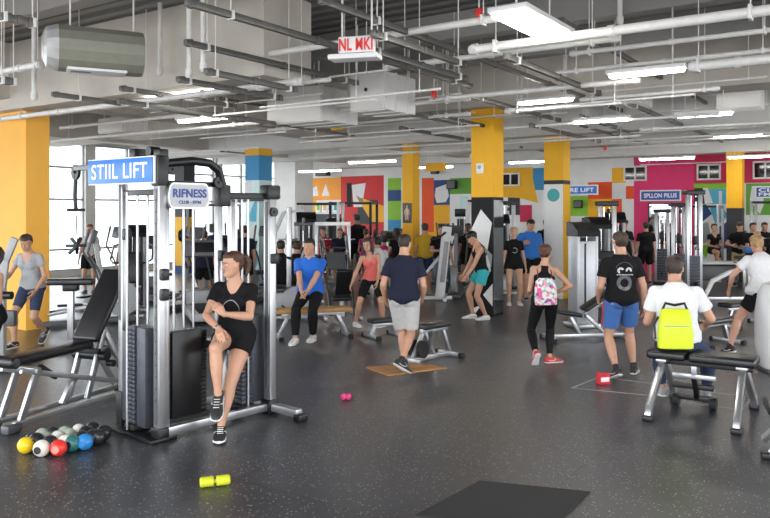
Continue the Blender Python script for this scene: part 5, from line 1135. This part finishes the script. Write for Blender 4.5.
# pair of lat arms beside the white pillar
t = thing('lat_machine', 'machine with two bent grey arms before the white pillar', 'weight machine', D(284, 14.5, z=0), R(0))
MB().bar((.1, 0, 0), (.1, 0, 2.05), .09, .09).build('mast', M_silver, t); MB().bar((-.1, -.4, .04), (.3, .5, .04), .08, .07).build('base_bar', M_black, t)
q = MB(); q.bar((-.2, 0, 1.5), (.0, 0, 1.95), .07, .06, up=(0, 1, 0)); q.bar((0, 0, 1.95), (.35, 0, 1.98), .05, .05); q.build('arm', M_grey, t); q = MB(); q.cyl((.2, -.05, 1.72), (.55, -.05, 1.72), .035, 12); q.cyl((.38, -.05, 1.6), (.38, -.05, 1.84), .03, 12); q.build('arm', M_dgrey, t); pad(t, (.1, -.3, .5), (.35, .4, .08), 'seat'); MB().bar((.1, -.28, 0), (.1, -.28, .48), .07, .07).build('seat_post', M_silver, t)
# window side rows behind the multi gym
for i, (x, Y, kind, lb) in enumerate([(208, 14, 'tread', 'treadmill behind the multi gym under the navy shirted runner'), (188, 15.5, 'ell', 'cross trainer behind the multi gym next to the thin yellow column'), (226, 16, 'tread', 'treadmill right behind the seated woman'), (240, 18, 'bike', 'exercise bike between the multi gym and the blue column'), (150, 17, 'tread', 'treadmill nearest the window walker'), (216, 20, 'ell', 'cross trainer far back by the windows'), (130, 19.5, 'bike', 'exercise bike close to the windows behind the walker'), (262, 16.8, 'ell', 'cross trainer in front of the blue and yellow column'), (300, 18.5, 'bike', 'exercise bike behind the two seated dark figures')]):
    {'tread': treadmill, 'ell': elliptical, 'bike': bike}[kind](lb, D(x, Y, z=0), R([20, -30, 10, -40, 35, 15, -20, -15, 25][i]))
rack('grey rack frame behind the multi gym, left of the blue column', D(214, 23, z=0), R(0), 1.4, .8, 2.2, M_grey, True)
tower('grey weight machine between the two posts of the multi gym', D(136, 15, z=0), R(10), 'grey', 1.7)
# ------------------------------------------------------------------ people
T_black = cloth('black', (.006, .006, .007)); T_navy = cloth('navy', (.014, .017, .035)); T_blue = cloth('royal', (.01, .13, .58)); T_white = cloth('white', (.72, .72, .73)); T_coral = cloth('coral', (.72, .14, .12)); T_grey = cloth('heather', (.34, .35, .36)); T_yel = cloth('mustard', (.6, .36, .02)); T_polo = cloth('polo_blue', (.02, .15, .5)); T_mag = cloth('magenta', (.62, .03, .19)); T_red = cloth('red', (.5, .02, .03)); T_lgrey = cloth('light_grey', (.48, .47, .46)); T_teal = cloth('teal', (.02, .36, .38)); T_bshort = cloth('short_blue', (.04, .13, .36)); T_denim = cloth('denim', (.1, .17, .26)); T_khaki = cloth('khaki', (.34, .25, .15)); T_nshort = cloth('short_navy', (.035, .05, .1)); T_legg = cloth('legging', (.006, .006, .007), .7, .1)
S_wh = mat('shoe_white', (.72, .7, .68), .55); S_bk = mat('shoe_black', (.018, .018, .02), .55); S_rd = mat('shoe_red', (.6, .05, .05), .5); S_gr = mat('shoe_grey', (.3, .3, .3), .6)
WS = (S_wh, S_wh, M_grey); BS = (S_bk, S_wh, S_wh); RS = (S_rd, S_wh, S_wh); SG = (S_gr, S_wh, S_wh)
def tee(m, **k): return dict(dict(mat=m, name='t_shirt', hem=-.1, loose=.016, minw=.165, sleeve=.62, flare=.014), **k)
def ftee(m, **k): return dict(dict(mat=m, name='t_shirt', hem=-.09, loose=.01, neck='scoop', sleeve=.42, flare=.005), **k)
def shorts(m, **k): return dict(dict(mat=m, name='shorts', len=.82, loose=.02, flare=.034), **k)
def tights(m, L=1.88, **k): return dict(dict(mat=m, name='leggings', len=L, loose=.004, wr=.001), **k)
def at(x, Y): return D(x, Y, z=0)
# near woman on the multi gym
def pr_near(body, K, s):
    sh = [c for c in body.children if c.name.startswith('t_shirt')][0]
    decal(sh, body, K, .26, False, ring_polys(0, 0, .068, .075, -25, 205, 26), mat('print_grey', (.3, .3, .3), .6), 'circle_print')
    q = MB(); w = K.J['wrR'] ; d = (K.J['wrR']-K.J['elbR']).normalized(); q.tube([w-d*.012, w+d*.004], .0335, 16); q.build('bracelet', M_chrome, body)
pw = local(.69, -.1, 0)
person((pw.x, pw.y), 174, 'woman in black t-shirt and shorts with ponytail, perched cross-legged on the multi gym', dict(pelvis=(0, -.06, .87), lean=10, ptilt=4, twist=3, hyaw=-48, hpitch=4, side=-3,
    footR=(.02, .37, .37), fpitchR=-32, fyawR=8, kpoleR=(-.05, 1, 1.), footL=(.0, .36, .09), fyawL=16, kpoleL=(.35, 1, .2), handR=(.04, .3, .95), epoleR=(1, -.5, -.1), hdR=(-.35, .7, -.45), hnR=(-.2, -.3, -1), curlR=.35,
    handL=(-.01, .31, 1.08), epoleL=(-.95, -.4, -.6), hdL=(.65, .25, .7), hnL=(.5, -.7, -.3), curlL=.65), 1.72, 'f', 1.1, 'light', ('pony', 'auburn'), top=ftee(T_black, sleeve=.5, hem=-.07), bottom=dict(mat=T_black, name='shorts', len=.38, loose=.012, flare=.016), shoes=(S_bk, S_wh, S_wh, 1.18), lod=0, prints=pr_near, thigh=1.08, arm=1.08)
# woman in grey v-neck by the yellow column
person(at(32, 11.1), 170, 'woman in grey v-neck t-shirt and navy shorts striding past the yellow column', dict(pelvis=(0, 0, .9), lean=12, ptilt=5, hpitch=26, hyaw=14, footR=(.09, .28, .09), kpoleR=(.1, 1, .3), footL=(-.06, -.22, .19), fpitchL=-38, handR=(.2, .3, 1.0), epoleR=(.7, -1, -.1), handL=(-.2, .2, .83), epoleL=(-.7, -1, 0)), 1.74, 'f', 1.06, 'tan', ('bun', 'dark', -.03), top=ftee(T_grey, neck='v', sleeve=.45, hem=-.06), bottom=dict(mat=T_nshort, name='shorts', len=.78, loose=.005), shoes=BS, lod=0)
person(at(-10, 7.9), 150, 'person mostly outside the left edge, bare arm and dark shoe showing', dict(footL=(-.12, .1, .08), footR=(.16, .16, .08), handR=(.3, .28, 1.0), handL=(-.2, .3, 1.05), epoleR=(1, -1, -.2)), 1.66, 'f', 1., 'tan', ('pony', 'dark'), top=ftee(T_black, neck='tank'), bottom=tights(T_legg), shoes=BS, lod=1)
# man in blue on the tan bench
person(at(312, 11.7), 174, 'man in royal blue t-shirt and black trousers seated on the tan bench', dict(pelvis=(.02, .0, .7), lean=9, hyaw=-14, hpitch=6, footR=(.14, .48, .08), footL=(-.06, .22, .08), fyawL=-5, handR=(.07, .4, .72), handL=(-.01, .41, .71), epoleR=(.5, -.8, -.3), epoleL=(-.5, -.8, -.3), kpoleR=(.1, 1, .6), kpoleL=(-.1, 1, .6)), 1.86, 'm', 1.04, 'light', ('short', 'black'), top=tee(T_blue, hem=-.06), bottom=dict(mat=T_black, name='trousers', len=1.9, loose=.012), shoes=WS, lod=0)
person(at(369, 13.0), 178, 'woman in coral tank top and black knee shorts with long hair, leaning sideways', dict(pelvis=(-.06, 0, .88), lean=14, side=10, hside=14, hyaw=-6, hpitch=2, footR=(.24, .1, .08), fyawR=25, footL=(-.27, .12, .08), fyawL=-30, handR=(.3, .3, .8), handL=(-.16, .26, .82), epoleR=(.5, -1, 0), epoleL=(-.5, -1, 0)), 1.62, 'f', 1.04, 'light', ('long', 'dark'), top=dict(mat=T_coral, name='tank_top', neck='tank', hem=-.05, loose=.006, wr=.003), bottom=dict(mat=T_black, name='shorts', len=.82, loose=.008), shoes=WS, lod=0)
# man in navy seen from behind
person(at(404, 9.35), -6, 'man in navy t-shirt and light grey shorts seen from behind, legs crossed', dict(lean=5, hyaw=-14, hpitch=10, pelvis=(0, 0, .93), footL=(.015, -.03, .08), fyawL=20, footR=(-.02, -.2, .15), fpitchR=-30, fyawR=-55, kpoleR=(.3, 1, 0), kpoleL=(0, 1, 0), handR=(.22, .2, .88), handL=(-.25, .14, .87), epoleR=(.35, -1, 0), epoleL=(-.35, -1, 0)), 1.74, 'm', 1.03, 'light', ('buzz', 'dark'), top=tee(T_navy), bottom=shorts(T_lgrey, len=.85), shoes=BS, sock=(S_bk, .12), lod=0)
# woman with floral bag
def pr_floral(body, K, s):
    c, Q = K.at(.12); q = MB()
    rg = []
    for z, w, d in ((-.17, .12, .04), (-.165, .135, .055), (-.08, .145, .07), (.04, .14, .07), (.13, .12, .05), (.17, .08, .03)):
        rg.append([c+Q @ V((abs(math.cos(a))**.7*(1 if math.cos(a) > 0 else -1)*w, -.155+abs(math.sin(a))**.7*(1 if math.sin(a) > 0 else -1)*d, z)) for a in [2*PI*i/20 for i in range(20)]])
    q.loft(rg)
    m, nt, b = new_mat('floral'); tc = nt.nodes.new('ShaderNodeTexCoord'); vo = nt.nodes.new('ShaderNodeTexVoronoi'); vo.inputs['Scale'].default_value = 30; nt.links.new(tc.outputs['Object'], vo.inputs[0]); sp = nt.nodes.new('ShaderNodeSeparateColor'); nt.links.new(vo.outputs['Color'], sp.inputs[0]); cr = nt.nodes.new('ShaderNodeValToRGB'); cr.color_ramp.interpolation = 'CONSTANT'
    cols = [(.72, .7, .62), (.1, .6, .5), (.75, .7, .66), (.75, .12, .3), (.76, .72, .6), (.7, .35, .45), (.3, .1, .35), (.78, .74, .7)]
    cr.color_ramp.elements[0].color = (*cols[0], 1); cr.color_ramp.elements[1].position = .9; cr.color_ramp.elements[1].color = (*cols[-1], 1)
    for i, cc in enumerate(cols[1:-1]): e = cr.color_ramp.elements.new(.12*(i+1)); e.color = (*cc, 1)
    nt.links.new(sp.outputs[0], cr.inputs[0]); nt.links.new(cr.outputs[0], b.inputs['Base Color']); b.inputs['Roughness'].default_value = .8
    g = q.build('drawstring_bag', m); g.location = body.location; g.rotation_euler = body.rotation_euler; tag(g, 'white drawstring bag with pink and teal floral print on the woman in black', 'bag')
    st = MB(); [st.tube([c+Q @ V((sg*.09, -.13, .14)), c+Q @ V((sg*.085, -.12, .24)), c+Q @ V((sg*.08, -.02, .285)), c+Q @ V((sg*.09, .08, .22)), c+Q @ V((sg*.13, .06, .06)), c+Q @ V((sg*.14, -.1, -.12))], .007, 6) for sg in (-1, 1)]; st.build('strap', M_black, g)
person(at(543, 9.75), -2, 'woman in black racerback and leggings with a floral drawstring bag, hand on hip', dict(pelvis=(.02, 0, .9), lean=4, pside=-4, side=3, hyaw=-28, hpitch=6, twist=-8, footR=(.1, .05, .08), fyawR=-70, footL=(-.12, -.14, .17), fpitchL=-48, fyawL=10, kpoleL=(-.15, 1, .1), handR=(.17, .03, .98), epoleR=(1, -.5, -.1), hdR=(-.7, -.3, -.3), hnR=(-.5, .4, .4), handL=(-.16, .26, .96), epoleL=(-.2, -1, -.4)), 1.62, 'f', 1.05, 'light', ('bun', 'auburn', -.02), top=dict(mat=T_black, name='racerback_top', neck='racer', hem=-.05, loose=.005, wr=.002), bottom=tights(T_legg), shoes=RS, lod=0, prints=pr_floral)
# man with face print
def pr_face(body, K, s):
    sh = [c for c in body.children if c.name.startswith('t_shirt')][0]; m = mat('print_white', (.55, .55, .55), .6); m2 = mat('print_dim', (.1, .1, .11), .6)
    for sx in (-1, 1): decal(sh, body, K, .3, True, ring_polys(sx*.048, .01, .014, .038, 20 if sx < 0 else -20, 250 if sx < 0 else 200, 14), m, 'face_print')
    decal(sh, body, K, .3, True, ring_polys(0, .0, .105, .109, 20, 160, 16), m2, 'face_print'); decal(sh, body, K, .3, True, [[(-.09+.018*i, -.045+.004*(i % 2)), (-.077+.018*i, -.045), (-.077+.018*i, -.033), (-.09+.018*i, -.033)] for i in range(11)], m, 'print_lettering')
    decal(sh, body, K, .17, True, ring_polys(0, 0, .05, .09, 0, 360, 20), m2, 'lower_print'); decal(sh, body, K, .17, True, ring_polys(0, 0, .054, .088, 200, 320, 12), mat('print_mid', (.2, .2, .2), .6), 'lower_print')
person(at(622, 9.0), 2, 'man in black t-shirt with a white face print on the back and blue shorts', dict(lean=2, pelvis=(-.01, 0, .93), hyaw=3, footR=(.19, .14, .08), fyawR=-30, footL=(-.12, -.16, .11), fpitchL=-22, handR=(.27, .04, .82), handL=(-.22, .18, .9), epoleL=(-.4, -1, 0), epoleR=(.3, -1, 0)), 1.78, 'm', 1.02, 'light', ('short', 'brown'), top=tee(T_black), bottom=shorts(T_bshort, len=.72, stripe=T_red, stripek='L'), shoes=BS, sock=(S_bk, .14), lod=0, prints=pr_face)
# seated man in white with lime backpack
def pr_pack(body, K, s):
    c, Q = K.at(.1); q = MB(); rg = []
    for z, w, d in ((-.185, .14, .045), (-.175, .165, .06), (-.05, .165, .075), (.1, .15, .065), (.18, .135, .045), (.2, .12, .03)):
        rg.append([c+Q @ V((abs(math.cos(a))**.55*(1 if math.cos(a) > 0 else -1)*w, -.2+abs(math.sin(a))**.55*(1 if math.sin(a) > 0 else -1)*d, z-.02)) for a in [2*PI*i/24 for i in range(24)]])
    q.loft(rg); q.v = [p+Q @ V((-.07, 0, -.01)) for p in q.v]; c = c+Q @ V((-.07, 0, -.01)); g = q.build('backpack', mat('lime_nylon', (.62, .74, .01), .5, var=.05, bump=.5, bscale=14)); g.location = body.location; g.rotation_euler = body.rotation_euler; tag(g, 'lime yellow backpack hanging on the back of the seated man in white', 'backpack')
    st = MB(); st.tube([c+Q @ V((-.12, -.2, .16)), c+Q @ V((-.09, -.2, .235)), c+Q @ V((0, -.19, .215)), c+Q @ V((.09, -.2, .235)), c+Q @ V((.12, -.2, .16))], .013, 8); st.build('carry_handle', M_black, g)
    st = MB(); st.tube([c+Q @ V((-.15, -.17, .1)), c+Q @ V((-.18, -.14, .02)), c+Q @ V((-.175, -.15, -.12))], .011, 8); st.build('side_strap', M_black, g)
    z = MB(); z.tube([c+Q @ V((x, -.2-.078+abs(x)*.1, .02)) for x in (-.12, -.06, 0, .06, .12)], .005, 6); z.build('zip', M_grey, g)
person((2.9, 7.55), -6, 'man in white t-shirt and dark trousers seated with his back to the photographer', dict(pelvis=(0, 0, .7), lean=12, hyaw=-24, hpitch=8, footR=(.4, .42, .08), footL=(-.02, .5, .08), kpoleR=(1, .5, .9), kpoleL=(-.1, .6, 1), handR=(.36, .3, .76), handL=(-.22, .3, .78), epoleR=(.25, -1, -.2), epoleL=(-.25, -1, -.2)), 1.82, 'm', 1.14, 'light', ('short', 'dark'), top=tee(T_white, hem=-.06), bottom=dict(mat=T_nshort, name='trousers', len=1.85, loose=.012), shoes=SG, lod=0, prints=pr_pack)
# right: woman with blond bun in white
person(at(764, 10.3), 2, 'woman in white t-shirt and black shorts with a blond bun, lunging at the right', dict(pelvis=(0, -.02, .9), lean=22, ptilt=8, hyaw=-4, hpitch=18, footL=(-.42, .1, .1), fpitchL=-15, fyawL=25, kpoleL=(-.4, 1, .1), footR=(.22, .3, .08), handL=(-.33, .3, .86), handR=(.28, .5, .9), epoleL=(-1, -.3, -.2), epoleR=(1, -.3, -.4)), 1.76, 'f', 1.32, 'pink', ('bun', 'blond', .1), top=dict(mat=T_white, name='t_shirt', neck='crew', hem=-.09, loose=.014, sleeve=.5, flare=.012), bottom=shorts(T_black, len=.62, loose=.014, flare=.02), shoes=BS, sock=(S_bk, .1), lod=0, thigh=1.05)
# ------------------------------------------------------------------ middle distance
def pr_b(body, K, s):
    sh = [c for c in body.children if c.name.startswith('t_shirt')][0]; decal(sh, body, K, .25, False, ring_polys(0, 0, .045, .06, 60, 320, 14), mat('print_grey', (.3, .3, .3), .6), 'chest_print')
stand = dict(footL=(-.11, .02, .08), footR=(.11, 0, .08))
person(at(514, 15.9), 178, 'woman in black t-shirt with grey chest print and short black shorts, facing the photographer', dict(stand, handL=(-.25, .02, .82), handR=(.25, .02, .82)), 1.68, 'f', 1.04, 'light', ('bun', 'blond', .03), top=ftee(T_black, hem=-.12, neck='crew', sleeve=.55), bottom=dict(mat=T_black, name='shorts', len=.3, loose=.01, flare=.02), shoes=WS, lod=1, prints=pr_b)
person(at(530, 16.9), 186, 'man in bright blue t-shirt with bowed head behind the woman in black', dict(stand, hpitch=25, handR=(.22, .2, 1.2), epoleR=(1, -.3, -.6), handL=(-.25, .08, .82)), 1.84, 'm', 1.12, 'tan', ('short', 'black'), top=tee(T_polo), bottom=shorts(T_black), shoes=BS, lod=1)
person(at(481, 13.8), 100, 'person with black cap, black vest and teal shorts bending beside the mirrored column', dict(pelvis=(0, 0, .92), lean=14, ptilt=3, hpitch=35, footR=(.12, .12, .08), footL=(-.12, -.06, .08), handR=(.12, .3, .84), handL=(-.12, .3, .84), epoleR=(.3, -1, 0), epoleL=(-.3, -1, 0)), 1.7, 'm', .95, 'tan', ('cap', 'black', M_black), top=dict(mat=T_black, name='vest', neck='tank', hem=-.05, loose=.01), bottom=shorts(T_teal, len=.5), shoes=WS, lod=1)
person(at(425, 18.2), 8, 'person in mustard yellow t-shirt and dark shorts seen from behind', dict(stand, handL=(-.25, .12, .82), handR=(.25, .1, .82)), 1.72, 'm', 1.05, 'tan', ('short', 'brown'), top=tee(T_yel), bottom=shorts(T_nshort), shoes=SG, lod=1)
person(at(441, 17.4), 200, 'man in dark t-shirt and jeans behind the slanted white post', dict(stand, hpitch=20, handL=(-.25, .1, .82), handR=(.2, .3, 1.1)), 1.72, 'm', 1., 'light', ('short', 'dark'), top=tee(T_black), bottom=dict(mat=T_denim, name='jeans', len=1.92, loose=.014), shoes=SG, lod=1)
person(at(646, 20.5), -4, 'man in black t-shirt and shorts from behind, beside the wall mirror', dict(stand, handL=(-.25, .05, .82), handR=(.25, .05, .82)), 1.72, 'm', 1.04, 'light', ('short', 'dark'), top=tee(T_black), bottom=shorts(T_black), shoes=BS, lod=2)
person(at(624, 20.2), 178, 'dark haired man in black t-shirt standing before the patchwork wall', dict(stand, hpitch=18, handR=(.2, .25, 1.0)), 1.78, 'm', 1., 'tan', ('quiff', 'black'), top=tee(T_black), bottom=shorts(T_black), shoes=BS, lod=2)
person(at(740, 20.0), 150, 'man in black t-shirt and khaki trousers before the right yellow column', dict(stand, hpitch=30, handR=(.15, .28, 1.08), handL=(-.12, .28, 1.05), epoleR=(1, -.3, -.6), epoleL=(-1, -.3, -.6)), 1.74, 'm', 1.08, 'light', ('short', 'dark'), top=tee(T_black), bottom=dict(mat=T_khaki, name='trousers', len=1.9, loose=.02), shoes=BS, lod=2)
person(at(753, 19.3), 190, 'person in black holding a blue bundle right of the khaki trousers man', dict(stand, handR=(.12, .28, 1.05), handL=(-.12, .28, 1.05)), 1.72, 'm', 1., 'tan', ('short', 'black'), top=tee(T_black), bottom=shorts(T_navy), shoes=BS, lod=2)
person(at(714, 21.3), 182, 'woman in black top and shorts standing behind the step platform, one knee raised', dict(pelvis=(0, 0, .95), footL=(-.08, 0, .08), footR=(.1, .3, .5), kpoleR=(0, 1, .5), handL=(-.15, .25, 1.05), handR=(.12, .28, 1.05)), 1.66, 'f', 1., 'tan', ('bun', 'dark', .05), top=ftee(T_black, neck='v'), bottom=dict(mat=T_black, name='shorts', len=.5, loose=.008), shoes=WS, lod=2)
sit = dict(pelvis=(0, 0, .58), footL=(-.14, .42, .08), footR=(.14, .42, .08), kpoleL=(0, .6, 1), kpoleR=(0, .6, 1), handL=(-.15, .4, .75), handR=(.15, .4, .75))
def stool(x, Y, lb, face=0, h=.5):
    t = thing('box_stool', lb, 'stool', at(x, Y), R(face)); pad(t, (0, 0, h-.04), (.36, .36, .08), 'seat'); 
    for a in (-1, 1):
        for b in (-1, 1): MB().bar((a*.14, b*.14, 0), (a*.14, b*.14, h-.07), .04, .04).build('leg', M_silver, t)
seated = [(281, 15.2, 10, T_black, ('short', 'dark'), 'f' , 'leftmost of the two seated figures in dark tops, behind the multi gym post'), (296, 15.0, -10, T_black, ('short', 'brown'), 'm', 'seated man in black just left of the man in blue, back turned'), (384, 18.6, 0, T_mag, ('short', 'black'), 'm', 'seated person in magenta t-shirt behind the coral top woman'), (378, 17.2, 10, T_white, ('short', 'black'), 'm', 'seated person in white t-shirt between the magenta and coral tops')]
for x, Y, f, m, hr, sx, lb in seated:
    person(at(x, Y), f, lb, dict(sit, lean=12, pelvis=(0, 0, .62)), 1.76, 'm', 1., 'light', hr, top=tee(m), bottom=shorts(T_black), shoes=BS, lod=1 if Y < 16 else 2); stool(x, Y, 'black padded stool under the '+{281: 'leftmost seated figure', 296: 'seated man in black', 384: 'person in magenta', 378: 'person in white between the women'}[x], f, .53)
far = [(323, 19.6, 190, 'm', T_red, T_black, ('short', 'dark'), 'person in red t-shirt left of the leg press', 1.6), (366, 19.9, 0, 'f', T_mag, T_black, ('short', 'auburn'), 'person in magenta top behind the leg press', 1.55), (340, 19.2, 180, 'm', T_navy, T_black, ('short', 'ginger'), 'red haired person in the middle of the leg press frame', 1.58), (357, 20.9, 20, 'm', T_black, T_black, ('short', 'black'), 'tall dark clothed person under the red mural', 1.95), (397, 18.2, 15, 'f', T_black, T_black, ('long', 'black'), 'person with long black hair beside the man in navy', 1.6),
 (204, 15.8, 5, 'm', T_navy, T_black, ('short', 'dark'), 'man in navy t-shirt from behind on a treadmill by the windows', 1.6), (218, 16.8, 8, 'm', T_nshort, T_black, ('short', 'brown'), 'person in dark blue top right of the treadmill man', 1.78), (233, 18.0, 0, 'f', T_red, T_black, ('bun', 'dark', .04), 'person in red seen over the seated woman', 1.7), (128, 16.2, 200, 'f', T_white, T_teal, ('short', 'dark'), 'woman in white t-shirt and teal shorts walking by the windows', 1.68), (90, 18.2, 190, 'f', T_lgrey, T_black, ('short', 'ginger'), 'fair person in pale top by the left windows', 1.7),
 (546, 20.5, 185, 'm', T_black, T_black, ('short', 'black'), 'dark clothed person between the blue shirt and the teal disc column', 1.8), (468, 19.6, 160, 'm', T_black, T_black, ('short', 'dark'), 'dark clothed person left of the mirrored column', 1.7), (672, 21.4, 180, 'm', T_black, T_black, ('short', 'dark'), 'person in black before the magenta wall, right of the mirror', 1.68), (764, 21.4, 182, 'm', T_black, T_black, ('short', 'brown'), 'person in black beside the small blue sign at the right edge', 1.7), (244, 16.5, 10, 'm', T_navy, T_black, ('short', 'dark'), 'dark clothed person behind the right post of the multi gym', 1.7), (716, 24 if False else 21.9, 180, 'm', T_grey, T_black, ('short', 'grey'), 'person in grey far behind the black headed cable column', 1.66)]
for i, (x, Y, f, sx, m, bm_, hr, lb, h) in enumerate(far[:-1]):
    P = dict(stand, footL=(-.1, .12 if i % 2 else -.1, .08), handL=(-.2, .2+.05*(i % 3), .9+.07*(i % 4)), handR=(.24, .1, .84), epoleL=(-.3, -1, -.3), hpitch=10)
    o, _ = person(at(x, Y), f, lb, P, h, sx, 1.02, ['light', 'tan', 'light', 'brown'][i % 4] if x not in (90, 128) else 'light', hr, top=(tee if sx == 'm' else ftee)(m), bottom=shorts(bm_, len=.7), shoes=BS if i % 2 else WS, lod=2)
# towels and bottles
t = thing('blue_bundle', 'blue rolled towel held by the person in black at the right', 'towel', D(752, 18.95, z=1.0), 0); MB().tube([(-.16, 0, 0), (0, .01, .0), (.16, 0, 0)], .08, 14, True).build('towel', T_bshort, t)
